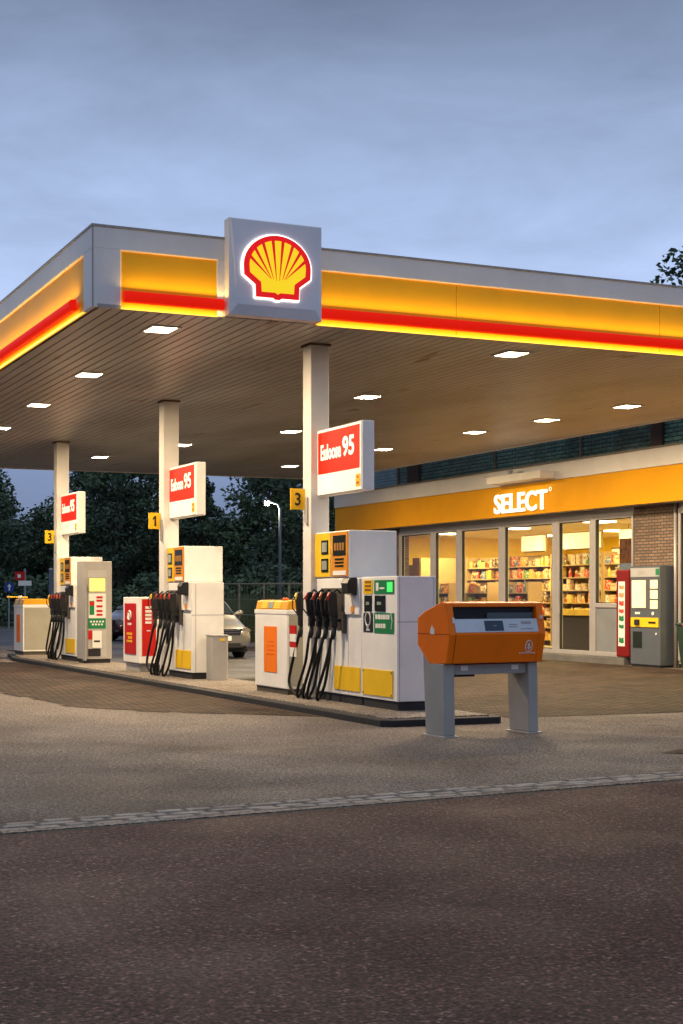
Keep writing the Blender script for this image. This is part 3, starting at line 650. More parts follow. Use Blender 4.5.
# side profile of the box in (y, z)
prof = [(yf-.03, .79), (yf-.10, 1.10), (yf-.03, 1.435), (yf+.06, 1.45), (yf+.42, 1.34), (yf+.55, 1.27), (yf+.55, .98), (yf+.30, .77)]
Z_ = lambda p: p
bx0, bx1 = 7.635, 8.85
mb = MB()
fr0, fr1 = bx0+.045, bx1-.09           # mouth between the two end cheeks
def band(xa_, xb_, pr): mb.prism(pr, 'x', xa_, xb_)
band(bx0-.035, fr0, prof); band(fr1, bx1, prof)
band(fr0, fr1, [(yf-.03, .79), (yf-.10, 1.10), (yf-.095, 1.125), (yf+.30, 1.125), (yf+.30, .77)])
band(fr0, fr1, [(yf-.035, 1.392), (yf-.03, 1.435), (yf+.06, 1.45), (yf+.42, 1.34), (yf+.55, 1.27), (yf+.55, .98), (yf+.30, .77), (yf+.30, 1.34), (yf+.05, 1.40)])
mb.build('hood', orange, t, bevel=.010)
mb = MB(); mb.box(fr0+.002, fr1-.002, yf+.02, yf+.28, 1.13, 1.395); mb.build('mouth', blackp, t)
mb = MB(); mb.prism([(yf-.098, 1.123), (yf-.055, 1.265), (yf-.045, 1.265), (yf-.085, 1.123)], 'x', fr0+.003, fr1-.003); lp = mb.build('label_panel', M('label_panel_pale', (.56, .60, .66), .25), t)
def lpp(a, b_, u0, u1, mt, nm, d=.003):
    f = lambda u, d_: (yf-.098+.043*u-d_, 1.123+.142*u+d_*.3); mb = MB(); mb.prism([f(u0, d), f(u1, d), f(u1, 0), f(u0, 0)], 'x', a, b_); return mb.build(nm, mt, lp)
lpp(fr0+.38, fr0+.62, .10, .86, M('label_navy', (.05, .075, .11), .3), 'dark_notice')
mb = MB(); lpp(fr0+.49, fr0+.53, .44, .5, lcd, 'printed_mark', .005)
lpp(fr0+.70, fr0+.80, .55, .60, grey, 'printed_mark', .004); lpp(fr0+.69, fr0+.81, .38, .42, grey, 'printed_mark', .004)
lpp(fr0+.86, fr0+.99, .62, .80, grey, 'printed_mark', .004); lpp(fr0+.85, fr0+1.0, .22, .26, grey, 'printed_mark', .004)
B(fr0+.46, fr1-.02, yf-.005, yf+.019, 1.26, 1.33).build('inner_flap', M('flap_grey', (.10, .12, .13), .4), t)
# white crest print on the lower front
def crest(px_, pz): u = (pz-.79)/.31; return (px_, yf-.03-.07*u-.004, pz)
mb = MB(); cc = 8.64
mb.tube([crest(cc+.045*math.cos(a*math.pi/10), .965+.062*math.sin(a*math.pi/10)) for a in range(21)], .005, 5)
mb.tube([crest(cc, .925), crest(cc, 1.0)], .006, 5); mb.tube([crest(cc-.025, .955), crest(cc, .935), crest(cc+.025, .955)], .006, 5)
mb.tube([crest(cc, .99), crest(cc-.014, .97)], .005, 5); mb.tube([crest(cc, .99), crest(cc+.014, .97)], .005, 5)
for q in range(11): mb.tube([crest(cc-.11+q*.02, .885), crest(cc-.11+q*.02, .898)], .006, 4)
mb.build('crest_print', paper, t)
mb = MB()
mb.box(bx0-.038, bx0-.035, yf+.20, yf+.28, 1.10, 1.16); mb.prism([(yf+.22, 1.16), (yf+.25, 1.20), (yf+.27, 1.16)], 'x', bx0-.038, bx0-.035)
mb.build('side_emblem_print', paper, t)
mb = MB(); mb.box(fr0-.03, fr0-.012, yf-.088, yf-.06, 1.22, 1.28); mb.box(fr1+.03, fr1+.05, yf-.09, yf-.06, 1.26, 1.30); mb.build('reflector', paper, t)
mb = MB(); mb.box(bx0-.037, bx0-.035, yf-.098, yf+.55, 1.10, 1.106); mb.prism([(yf-.032, .80), (yf-.101, 1.10), (yf-.10, 1.10), (yf-.03, .80)], 'x', fr0, fr0+.005); mb.build('seam', M('seam_brown', (.25, .05, .01), .6), t)
for a, b_ in ((x0, x0+.135), (x1-.125, x1)):
    mb = MB(); pr = [(yf, .02), (yf+.38, .02), (yf+.44, .90), (yf+.32, .80), (yf+.02, .785)]
    mb.prism(pr, 'x', a, b_); mb.build('leg', grey, t, bevel=.01)
    B(a-.03, b_+.03, yf-.03, yf+.41, .0, .02).build('foot_plate', greywarm, t, bevel=.004)
cb = B(x0+.135, x1-.125, yf+.06, yf+.34, .665, .775).build('cross_beam', grey, t, bevel=.006)
for q in (.24, .90): B(x0+q, x0+q+.09, yf+.052, yf+.06, .71, .76).build('plate', paper, cb)
B(x0+.14, x0+.46, yf+.12, yf+.22, .64, .665).build('latch_rail', blackp, cb)
t.rotation_euler.z = R(4)

# ------------------------------------------------------------------ shop
sh = thing('shop_building', (19.55, 33, 0), 'single storey shop with a long yellow band, glazed front and brown brick piers', 'shop')
W = 19.55; VE = 41.95; VN = 18.0
for q in ((W, W+.3, 38.5, VE, .0, 3.48), (W, W+.3, 25.55, 27.13, .0, 3.48), (W, W+.3, VN, 21.5, 0, 3.48), (W, 27.6, VE, VE+.3, 0, 4.6)): B(*q).build('brick_wall', m_brick, sh)
for q in ((21.502, 25.548), (27.132, 38.498)): B(W, W+.28, *q, 3.36, 3.48).build('window_head', alu, sh)
mb = MB(); mb.box(19.28, W, 27.13, 41.9, .0, .155); mb.build('step', M('step_grey', (.13, .125, .12), .8, bump=.3, var=.25), sh, bevel=.01)
B(W, 27.5, VN, VE, .10, .16).build('shop_floor', shopfloor, sh)
B(W+.3, 27.5, VN, VE, 3.38, 3.46).build('inner_ceiling', M('shop_ceiling', (.78, .68, .45), .7), sh)
B(27.4, 27.6, VN, VE, .16, 3.38).build('rear_wall', gr_inner, sh)
mb = MB(); mb.box(W+.31, 27.4, VE-.1, VE-.002, .16, 3.38); mb.box(W+.31, 27.4, VN, VN+.1, .16, 3.38); mb.build('end_wall', gr_inner, sh)
B(19.1, 27.6, VN, VE, 3.50, 4.60).build('roof_core', seamk, sh)
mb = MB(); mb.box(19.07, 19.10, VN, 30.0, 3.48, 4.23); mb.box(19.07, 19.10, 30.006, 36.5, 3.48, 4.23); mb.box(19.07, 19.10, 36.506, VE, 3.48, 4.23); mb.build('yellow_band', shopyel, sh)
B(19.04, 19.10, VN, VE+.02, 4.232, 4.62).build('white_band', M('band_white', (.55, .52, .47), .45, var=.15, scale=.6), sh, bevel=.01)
B(19.10, W, VN, VE, 3.482, 3.499).build('band_underside', grey, sh)
B(19.02, 19.3, VN, VE, 4.62, 4.66).build('gutter_trim', M('trim_brown', (.13, .11, .09), .6), sh)
# clerestory above the band
B(19.36, 19.40, VN, VE, 4.66, 6.0).build('clerestory_glass', m_cler, sh)
for v in (38.2, 32.75, 28.9): B(19.33, 19.42, v-.04, v+.04, 4.66, 6.0).build('clerestory_post', M('post_brown', (.09, .065, .05), .6), sh)
for v, hw in ((37.2, .35), (26.0, .2)): B(19.30, 19.45, v-hw, v+hw, 4.66, 6.0).build('clerestory_post', M('post_dark', (.035, .022, .02), .7), sh)
B(19.30, 27, VN, VE, 6.0, 6.15).build('upper_roof', seamk, sh)
# glazed front: each opening a window part with frame and pane
wins = [(38.23, 36.58), (36.29, 35.16), (34.78, 32.96), (32.52, 30.39)]
edges = [38.5, 36.43, 34.97, 32.74, 30.24]
def frame(par, y0, y1, z0, z1, fw, fl, nm='window', lower=None):
    mb = MB(); mb.box(W-.03, W+.09, y0, y0+fl, z0, z1); mb.box(W-.03, W+.09, y1-fw, y1, z0, z1); mb.box(W-.03, W+.09, y0+fl, y1-fw, z1-.10, z1); mb.box(W-.03, W+.09, y0+fl, y1-fw, z0, z0+.10)
    if lower: mb.box(W-.03, W+.09, y0+fl, y1-fw, lower-.05, lower+.05)
    f = mb.build(nm, alu, par, bevel=.006)
    gk = MB(); a, b_ = y0+fl, y1-fw; zz = (lower+.05 if lower else z0+.10)
    for q in ((a, a+.02, zz, z1-.1), (b_-.02, b_, zz, z1-.1), (a+.02, b_-.02, z1-.12, z1-.1), (a+.02, b_-.02, zz, zz+.02)): gk.box(W-.005, W+.06, *q)
    gk.build('gasket', alud, f); B(W+.02, W+.03, a+.02, b_-.02, zz+.02, z1-.12).build('pane', glass, f)
    if lower: B(W+.0, W+.04, a, b_, z0+.10, lower-.05).build('lower_panel', M('lower_panel_grey', (.20, .21, .22), .45), f)
    return f
for i in range(4): frame(sh, edges[i+1]+.003, edges[i]-.003, .16, 3.36, .15, .15)
dr = frame(sh, 28.66, 30.235, .16, 3.36, .14, .16, 'door')
MB().tube([(W-.09, 29.98, 1.1), (W-.09, 29.98, 1.9)], .018, 8).build('handle', steelm, dr)
frame(sh, 27.135, 28.655, .16, 3.36, .07, .06, lower=1.31)
frame(sh, 21.6, 25.545, .16, 3.36, .08, .08)
for i, (v, za) in enumerate(((25.58, 3.4),)): pass
# lettering and lamp housing above it
s = thing('shop_letters', (19.0, 31, 3.55), 'white glowing letters SELECT on the yellow shop band', 'sign')
tm = textmb('SELECT', '-x', (19.05, 32.26, 3.56), 2.42, .48, .04, .018); tm.build('letters', M('select_letters_lit', (.9, .9, .85), .3, emit=(1, .93, .80), es=.8), s)
mb = MB(); mb.tube([(19.045, 29.72+.045*math.cos(a*math.pi/5), 4.03+.045*math.sin(a*math.pi/5)) for a in range(11)], .012, 5); mb.build('small_mark', txtwhite, s)
s = thing('lamp_housing', (18.9, 30.7, 4.2), 'long cream lamp housing jutting out above the letters', 'lamp')
B(18.62, 19.03, 29.5, 31.95, 4.26, 4.44).build('housing', M('housing_cream', (.6, .56, .48), .45), s, bevel=.012)
mb = MB(); mb.box(18.7, 18.8, 31.0, 31.1, 4.44, 4.56); mb.box(18.75, 18.95, 30.7, 31.05, 4.44, 4.50); mb.tube([(18.8, 31.9, 4.45), (18.8, 32.4, 4.5)], .015, 6); mb.build('bracket', grey, s)
area('band_lamp', (18.75, 30.7, 4.255), .2, 2.2, 5, (1, .8, .5), (0, 0, 0), s)

# shop interior things
for i, (u, v) in enumerate([(21.3, 38.8), (21.3, 35), (21.3, 31), (21.3, 27), (24.6, 38.8), (24.6, 35), (24.6, 31), (24.6, 27), (21.3, 23), (24.6, 23)]):
    nm = ['by the left end wall', 'behind the third window', 'behind the fourth window', 'behind the glass door', 'at the back of the left corner', 'at the back behind the lit posters', 'at the back above the wall shelves', 'at the back right of the door', 'near the right brick pier', 'deep in the right corner'][i]
    t = thing('shop_ceiling_lamp', (u, v, 3.38), 'lit square shop ceiling lamp '+nm, 'ceiling lamp', 'square lamps in the shop ceiling')
    B(u-.3, u+.3, v-.3, v+.3, 3.35, 3.38).build('diffuser', lampin, t)
    area('shop_light', (u, v, 3.34), .58, .58, 190, (1, .76, .30), (0, 0, 0), t)
random.seed(21)
units = [(39.3, 'by the left end wall'), (36.7, 'behind the second window'), (34.1, 'behind the third window'), (31.5, 'behind the fourth window'), (28.9, 'behind the glass door')]
pkmesh = {}
def packmesh(kind, c):
    if (kind, c) in pkmesh: return pkmesh[kind, c]
    mb = MB()
    if kind == 'packet': mb.box(-.07, .07, -.09, .09, 0, .24)
    elif kind == 'bag': mb.prism([(-.10, 0), (.10, 0), (.12, .06), (.10, .20), (.11, .25), (-.11, .25), (-.10, .20), (-.12, .06)], 'x', -.05, .05)
    else: mb.tube([(0, 0, 0), (0, 0, .17), (0, 0, .21), (0, 0, .26)], [.045, .045, .018, .018], 10)
    me = mb.build('x', PK[c], None); d = me.data; off = Vector(me.location)
    for v in d.vertices: v.co += Vector((off.x, off.y, 0))
    bpy.data.objects.remove(me); pkmesh[kind, c] = d; return d
LV = ['bottom', 'second', 'third', 'fourth', 'top']
kinds = {'packet': 'box', 'bag': 'bag', 'bottle': 'bottle'}
ORD = ['first', 'second', 'third', 'fourth', 'fifth', 'sixth', 'seventh', 'eighth', 'last']
colors = list(PK)
def goods(x, y, z, where):
    k = random.choice(['packet', 'packet', 'bag', 'bottle']); c = random.choices(colors, [4, 3, 4, 3, 5, 4, 1, 1])[0]
    o = bpy.data.objects.new({'packet': 'grocery_box', 'bag': 'snack_bag', 'bottle': 'bottle'}[k], packmesh(k, c)); COL.objects.link(o)
    o.location = (x+random.uniform(-.04, .04), y, z); o.rotation_euler.z = random.uniform(-.15, .15); s_ = random.uniform(.6, 1.2); o.scale = (1, random.uniform(.85, 1.15), s_)
    tag(o, f'{c} {kinds[k]} {where}', 'bottle' if k == 'bottle' else 'packet', 'goods on the shop shelves')
def shelf_unit(cx_, cy_, ln, nb, nk, step, nm, along='y'):
    # along 'y': runs along the shop and looks at the windows; along 'x': stands on the end wall and looks down the shop
    def bx(a0, a1, d0, d1, z0, z1, nm_, mt, par):
        b = (cx_+d0, cx_+d1, cy_+a0, cy_+a1) if along == 'y' else (cx_+a0, cx_+a1, cy_-d1, cy_-d0)
        return B(*b, z0, z1).build(nm_, mt, par)
    t = thing('wall_shelf', (cx_, cy_, .16), 'tall shelf unit full of goods '+nm, 'shelf', 'tall shelf units in the shop'); h = ln/2
    top = .30+nb*step
    bx(-h, h, .40, .45, .16, top, 'back_panel', wood, t)
    for s_ in (-1, 1): bx(s_*h-.02, s_*h+.02, -.05, .40, .16, top, 'side_panel', wood, t)
    for q in range(nb):
        z = .30+q*step; bx(-h+.02, h-.02, -.05, .40, z, z+.03, 'shelf_board', wood, t)
        for k in range(nk):
            if random.random() < .94:
                a_ = -h+.14+k*(ln-.28)/(nk-1)
                goods(cx_+.06 if along == 'y' else cx_+a_, cy_+a_ if along == 'y' else cy_-.06, z+.031, f'{ORD[nk-1-k]} from left, {LV[q]} board of tall shelf {nm}')
ORD = ['first', 'second', 'third', 'fourth', 'fifth', 'sixth', 'seventh', 'eighth', 'ninth', 'tenth', 'eleventh', 'twelfth']
LV = ['bottom', 'second', 'third', 'fourth', 'fifth', 'sixth', 'top']
for i, (vc, nm) in enumerate(((38.4, 'behind the second window'), (36.0, 'behind the third window'), (33.6, 'behind the fourth window'), (31.2, 'behind the glass door'), (28.8, 'behind the right window'))):
    shelf_unit(22.4, vc, 2.3, 7, 11, .34, nm)
    if i in (1, 2, 3):
        lb = thing('lightbox', (22.5, vc, 2.76), 'glowing cream picture panel above the tall shelf '+nm, 'lightbox', 'lit picture panels above the shelves')
        w_ = (.0, .55, .85, .6)[i]
        B(22.45, 22.55, vc-w_, vc+w_, 2.80, 3.22).build('lit_face', boxlit, lb); B(22.55, 22.60, vc-w_-.04, vc+w_+.04, 2.76, 3.26).build('frame', wood, lb)
for uc, nm in ((21.0, 'on the end wall by the first window'), (22.0, 'on the end wall behind the second window')):
    pass
shelf_unit(21.75, 40.3, 1.6, 7, 8, .34, 'on the left end wall', 'x')
# lower free-standing racks near the glass
for i, (u, v, nm) in enumerate(((20.9, 36.1, 'just inside the second window'), (20.9, 38.3, 'just inside the first window'), (20.9, 34.0, 'just inside the third window'))):
    t = thing('display_rack', (u, v, .16), 'cream rack of goods '+nm, 'display rack', 'low racks near the shop windows')
    mb = MB(); mb.box(u+.2, u+.24, v-.6, v+.6, .16, 1.9); mb.box(u-.2, u+.2, v-.63, v-.6, .16, 1.9); mb.box(u-.2, u+.2, v+.6, v+.63, .16, 1.9); mb.build('case', wood, t)
    for q in range(4):
        z = .45+q*.38; B(u-.2, u+.2, v-.6, v+.6, z, z+.03).build('shelf_board', wood, t)
        for k in range(5): goods(u-.03, v-.46+k*.23, z+.031, f'{ORD[4-k]} from left, {LV[q] if q < 3 else "top"} board of rack {nm}')
t = thing('shop_counter', (20.9, 30.4, .16), 'amber topped counter with a dark front behind the glass door', 'counter')
B(20.6, 21.2, 29.3, 31.6, .16, 1.05).build('front', M('counter_dark', (.05, .04, .035), .5), t); B(20.5, 21.3, 29.2, 31.7, 1.05, 1.2).build('worktop', counterm, t)
t = thing('coffee_machine', (20.2, 41.0, .16), 'dark coffee counter and machine by the left end wall', 'coffee machine')
B(19.95, 20.7, 40.2, 41.2, .16, 1.1).build('base_cabinet', wood, t); B(20.0, 20.6, 40.3, 40.8, 1.1, 1.7).build('machine', blackp, t, bevel=.02); B(19.95, 21.9, 41.70, 41.84, 1.75, 2.5).build('dark_menu_panel', M('menu_brown', (.10, .05, .04), .5, var=.5, scale=6), t)
t = thing('window_poster', (19.62, 27.6, 1.5), 'dark brown and grey poster stuck inside the right window', 'poster')
mb = MB(); mb.box(19.60, 19.61, 27.24, 27.75, 2.25, 2.8, 0); mb.box(19.60, 19.61, 27.24, 27.75, 2.02, 2.25, 1); mb.box(19.60, 19.61, 27.24, 27.75, 1.45, 2.02, 2)
mb.build('poster_sheet', [M('poster_brown', (.14, .05, .02), .5, var=.9, scale=7), M('poster_blue', (.18, .20, .26), .5), M('poster_mixed', (.16, .10, .09), .5, var=.8, scale=5)], t)
t = thing('menu_screen', (22.8, 30.6, 2.2), 'pale framed picture on the wall behind the fourth window', 'picture')
B(22.78, 22.8, 31.2, 32.6, 2.1, 2.75).build('screen', boxlit, t); B(22.8, 22.84, 31.15, 32.65, 2.05, 2.80).build('frame', wood, t)
mb = MB().tube([(22.82, 31.9, 2.8), (22.82, 31.9, 3.38)], .015, 6); mb.build('hanger', steelm, t)

# outside the shop: payment terminal, drinks panel, downpipe, bins
xf, ya, yb_ = 19.20, 25.72, 26.78
t = thing('outdoor_terminal', (19.37, 26.2, 0), 'tall grey terminal with lit screens and a yellow band against the brick pier', 'terminal')
B(xf+.02, 19.54, ya+.02, yb_-.02, 0, .05).build('plinth', blackp, t)
B(xf, 19.545, ya, yb_, .05, 2.16).build('body', M('terminal_grey', (.085, .098, .12), .45, var=.1), t, bevel=.012)
fr = B(xf-.012, xf, ya+.03, yb_-.02, 1.93, 2.12).build('header_sign', M('header_pale', (.38, .38, .38), .4), t)
mb = MB(); mb.box(xf-.016, xf-.012, yb_-.55, yb_-.30, 1.98, 2.06); mb.build('header_print', grey, fr)
B(xf-.014, xf-.012, ya+.03, ya+.15, 1.96, 2.10).build('header_badge', green, fr)
f2 = B(xf-.008, xf, ya+.05, yb_-.04, 1.24, 1.90).build('screen_bezel', M('bezel_grey', (.10, .10, .105), .4), t)
B(xf-.012, xf-.008, yb_-.56, yb_-.07, 1.27, 1.86).build('screen', screenw, f2)
for q in range(3): B(xf-.012, xf-.008, ya+.08, ya+.34, 1.25+q*.215, 1.43+q*.215).build('side_screen', screenw, f2)
yb3 = B(xf-.02, xf, ya+.05, yb_-.04, .86, 1.06).build('yellow_band', yel, t)
mb = MB(); mb.box(xf-.05, xf-.02, yb_-.36, yb_-.20, .90, 1.02); mb.build('keypad', blackp, yb3); B(xf-.03, xf-.02, ya+.14, ya+.38, .94, .98).build('card_slot', blackp, yb3)
B(xf-.008, xf, yb_-.42, yb_-.10, .66-.25, .76).build('dispensing_hatch', darkgl, t)
mb = MB(); mb.box(xf-.01, xf, yb_-.35, yb_-.18, 1.13, 1.18); mb.tube([(xf-.015, ya+.25, 1.15), (xf, ya+.25, 1.15)], .04, 10); mb.tube([(xf-.015, ya+.14, .72), (xf, ya+.14, .72)], .022, 10); mb.build('lock', paper, t)
t = thing('drinks_sign', (19.36, 27.2, .18), 'narrow red upright panel with a drinks picture strip left of the terminal', 'advertising panel')
B(19.30, 19.46, 26.98, 27.46, .18, 2.10).build('case', M('red_dark', (.17, .006, .005), .5), t, bevel=.035)
st = B(19.292, 19.30, 27.12, 27.36, .42, 1.84).build('picture_strip', paper, t)
mb = MB()
for z, h, c in ((1.66, .10, 1), (1.48, .12, 1), (1.30, .12, 2), (1.14, .10, 2), (.96, .14, 0), (.80, .10, 0), (.48, .14, 0)):
    mb.prism([(27.15, z+.02), (27.22, z), (27.33, z+.03), (27.32, z+h), (27.24, z+h*.8), (27.16, z+h)], 'x', 19.288, 19.292, c)
mb.build('picture_print', [green, M('print_tan', (.45, .28, .12), .5), M('print_red', (.5, .06, .04), .5)], st)
t = thing('downpipe', (19.5, 25.6, 0), 'thin pale downpipe on the right brick pier', 'downpipe')
MB().tube([(19.50, 25.60, 0), (19.50, 25.60, 3.48)], .035, 10).build('pipe', alu, t, smooth=True)
for z in (.8, 2.6): B(19.50, 19.55, 25.56, 25.64, z, z+.04).build('bracket', alu, t)
def wheelie(x, y, m, label, lidm):
    t = thing('rubbish_bin', (x, y, 0), label, 'bin', 'bins at the right edge')
    mb = MB(); k = len(mb.v); mb.v += [(x-.22, y-.24, .05), (x+.22, y-.24, .05), (x+.22, y+.24, .05), (x-.22, y+.24, .05), (x-.29, y-.31, .92), (x+.29, y-.31, .92), (x+.29, y+.31, .92), (x-.29, y+.31, .92)]
    for f in ((0, 3, 2, 1), (0, 1, 5, 4), (1, 2, 6, 5), (2, 3, 7, 6), (3, 0, 4, 7), (4, 5, 6, 7)): mb.f.append(f); mb.m.append(0)
    mb.build('body', m, t, bevel=.02); B(x-.31, x+.31, y-.33, y+.33, .92, .97).build('lid', lidm, t, bevel=.015)
    for s_ in (-1, 1): MB().tube([(x+.2, y+s_*.2, .08), (x+.2, y+s_*.26, .08)], .08, 12).build('wheel', black, t)
gb = M('bin_green', (.02, .045, .03), .45)
wheelie(19.2, 24.5, gb, 'dark green bin with a bushy plant at the right edge', gb)
wheelie(18.8, 23.75, M('bin_teal', (.06, .09, .09), .45), 'teal grey bin at the right edge in front of the green one', M('bin_lid_red', (.3, .05, .03), .5))

# ------------------------------------------------------------------ foliage
def leafcloud(mb, c, r, n, sz, rnd, mi=0, flat=1.0):
    for _ in range(n):
        while True:
            p = Vector((rnd.uniform(-1, 1), rnd.uniform(-1, 1), rnd.uniform(-1, 1)))
            if p.length <= 1: break
        p = p*(.55+.45*rnd.random()) if p.length < .5 else p
        q = Vector(c)+Vector((p.x*r[0], p.y*r[1], p.z*r[2]*flat)); s = sz*rnd.uniform(.5, 1.25)
        a = Vector((rnd.gauss(0, 1), rnd.gauss(0, 1), rnd.gauss(0, .6))).normalized(); b = a.cross(Vector((rnd.gauss(0, 1), rnd.gauss(0, 1), rnd.gauss(0, 1)))).normalized()
        mb.face([q-a*s, q+b*s*.55, q+a*s, q-b*s*.5], mi)
def tree(x, y, h, cr, label, dens=1.0, leaf=.24, seed=0, trunkh=.28, name='tree', group='trees behind the petrol station', mats=None):
    rnd = random.Random(seed); t = thing(name, (x, y, 0), label, 'tree', group)
    tk = MB(); tops = []
    tk.tube([(x, y, 0), (x+.1, y, h*.2), (x-.1, y+.1, h*.5), (x, y, h*.85)], [h*.022, h*.017, h*.011, h*.003], 8)
    for i in range(9):
        a = rnd.uniform(0, 6.28); z0 = h*rnd.uniform(.22, .6); rr = cr*rnd.uniform(.5, .95); e_ = Vector((x+math.cos(a)*rr, y+math.sin(a)*rr, z0+h*rnd.uniform(.1, .3)))
        tk.tube([(x, y, z0), ((x+e_.x)/2, (y+e_.y)/2, (z0+e_.z)/2+h*.02), e_], [h*.008, h*.005, h*.002], 5); tops.append(e_)
    tk.build('trunk', bark, t)
    cw = MB()
    n = int(34*dens)
    for i in range(n):
        if i < 9: c = tops[i]
        else:
            zz = rnd.random(); ang = rnd.uniform(0, 6.28); prof_ = math.sin(math.pi*min(1, (.12+zz*.86)))**.6; rad = cr*prof_*rnd.uniform(.2, 1)
            c = Vector((x+math.cos(ang)*rad, y+math.sin(ang)*rad, h*trunkh+zz*h*(1-trunkh)*.95))
        s = cr*rnd.uniform(.18, .38); leafcloud(cw, c, (s, s, s*.8), int(120*(s/cr/.28)), leaf, rnd, 0 if rnd.random() < .6 else 1)
    cw.build('crown', mats or [leafd, leafm], t); return t
def Pt(px, d):     # a point on the ground d metres deep, px = column of the view
    tt = (px-341.5)/1493; return (d*(.4177+.9086*tt), d*(.9086-.4177*tt))
TR = [(-55, 95, 12, 4.6), (-22, 88, 9.3, 3.0), (-48, 104, 12.5, 3.6), (50, 105, 7.8, 3.4), (68, 112, 9.0, 3.6), (100, 96, 11.5, 2.7), (118, 92, 10.2, 3.6), (150, 98, 12.5, 3.3), (182, 90, 11, 1.9), (205, 110, 9.0, 1.9), (228, 116, 7.6, 2.6), (270, 96, 10.8, 2.0), (292, 86, 12, 3.6), (322, 96, 13, 4.2), (365, 92, 13, 4.6)]
whr = ['beyond the left edge of the forecourt', 'left of the far column, its side sloping to the sky gap', 'tallest at the far left', 'low in the sky gap left of the far column', 'low beside the far column', 'right of the far column behind its fuel sign', 'above the payment terminal', 'left of the middle column', 'right behind the middle fuel sign', 'low under the sky gap right of the middle column', 'in the sky gap above the silver car', 'left of the lit street lamp', 'right behind the lit street lamp', 'behind the nearest column', 'behind the nearest fuel sign']
for i, ((px, d, h, cr_), wl) in enumerate(zip(TR, whr)):
    a, b = Pt(px, d); tree(a, b, h, cr_, 'dark leafy tree '+wl, 1.9, .17, 100+i, trunkh=.22)
a, b = Pt(682, 62); tree(a, b, 16.6, 3.0, 'dark tree top rising above the canopy at the right edge', 1.5, .17, 77, trunkh=.3, group='trees behind the petrol station')
BS = [(-30, 80, 3.2), (20, 82, 2.9), (70, 80, 3.0), (120, 79, 2.8), (165, 82, 3.1), (215, 84, 3.6), (262, 80, 3.4), (300, 78, 3.9), (340, 80, 3.6)]
bw = ['far left behind the road sign', 'behind the far left cabinet', 'behind the payment terminal', 'behind the red cabinet', 'behind the middle pump', 'behind the silver car', 'under the lit street lamp', 'right of the lit street lamp', 'behind the nearest pump']
for i, ((px, d, h), wl) in enumerate(zip(BS, bw)):
    rnd = random.Random(300+i); a, b = Pt(px, d); t = thing('shrub', (a, b, 0), 'dense dark shrub '+wl, 'shrub', 'shrubs along the far verge')
    mb = MB()
    for k in range(16): s = rnd.uniform(.6, 1.1); leafcloud(mb, (a+rnd.uniform(-1.9, 1.9), b+rnd.uniform(-1, 1), rnd.uniform(.3, h-.6)), (s*1.2, s, s*.8), 110, .17, rnd, rnd.random() < .4)
    mb.build('foliage', [leafd, leafm], t)
    MB().tube([(a, b, 0), (a+.1, b, h*.6)], [.08, .03], 6).build('stem', bark, t)
# far-off wood closing the view beyond the single trees
mb = MB(); rnd = random.Random(5)
for k in range(520):
    px = rnd.uniform(-700, 500); a, b = Pt(px, rnd.uniform(122, 135)); s = rnd.uniform(1.2, 2.2); lim = 8.4
    leafcloud(mb, (a, b, rnd.uniform(.5, lim-1.4)), (s*1.3, s, s), 60, .5, rnd, rnd.random() < .4)
for k in range(620):     # unseen trees added left and behind the viewpoint to darken reflected low sky
    ang = rnd.uniform(R(100), R(275)); rr = rnd.uniform(62, 78); s = rnd.uniform(1.8, 3.2)
    leafcloud(mb, (rr*math.cos(ang), rr*math.sin(ang)+10, rnd.uniform(.5, 13)), (s*1.4, s*1.4, s), 46, .85, rnd, rnd.random() < .4)
tag(mb.build('distant_wood', [leafd, leafm]), 'dark far-off wood closing the view behind the trees', 'wood', kind='stuff')
# clipped hedge along the far kerb, left
t = thing('hedge', (-14, 74, 0), 'low dark hedge along the far kerb at the left', 'hedge'); mb = MB(); rnd = random.Random(9)
for k in range(70):
    px = rnd.uniform(-60, 215); a, b = Pt(px, 76+rnd.uniform(-.5, .5)); leafcloud(mb, (a, b, rnd.uniform(.25, .9)), (.9, .6, .35), 70, .12, rnd, rnd.random() < .3)
mb.build('foliage', [leafd, leafm], t)
# tall grass behind the fence
mb = MB(); rnd = random.Random(12)
for k in range(5200):
    px = rnd.uniform(222, 345); a, b = Pt(px, rnd.uniform(49, 56)); h = rnd.uniform(.9, 1.75); lx = rnd.uniform(-.35, .5); ly = rnd.uniform(-.2, .2)
    mb.face([(a, b, 0), (a+.035, b+.01, 0), (a+lx+.01, b+ly, h)])
tag(mb.build('tall_grass', M('reed_green', (.08, .12, .07), .7, var=.3)), 'tall green grass behind the wire fence', 'grass', kind='stuff')
# wire fence
pA, pB = Pt(215, 46), Pt(420, 43.5)
t = thing('wire_fence', (*pA, 0), 'grey wire mesh fence with posts and top rail behind the silver car', 'fence')
fencem = M('fence_wire', (.09, .11, .12), .6, .3)
pA, pB = Vector((*pA, 0)), Vector((*pB, 0)); n_ = 9
Hh = 1.9
mb = MB(); mb.tube([pA+Vector((0, 0, Hh)), pB+Vector((0, 0, Hh))], .03, 6); mb.build('top_rail', fencem, t)
mb = MB()
for i in range(1, 4): mb.tube([pA+Vector((0, 0, Hh*i/4)), pB+Vector((0, 0, Hh*i/4))], .008 if i != 2 else .016, 4)
for i in range(60): p = pA.lerp(pB, i/60); mb.tube([p, p+Vector((0, 0, Hh))], .004, 3)
mb.build('mesh_wires', fencem, t)
for i in range(n_): p = pA.lerp(pB, i/(n_-1)); MB().tube([p, p+Vector((0, 0, Hh+.04))], .03, 6).build('post', fencem, t)

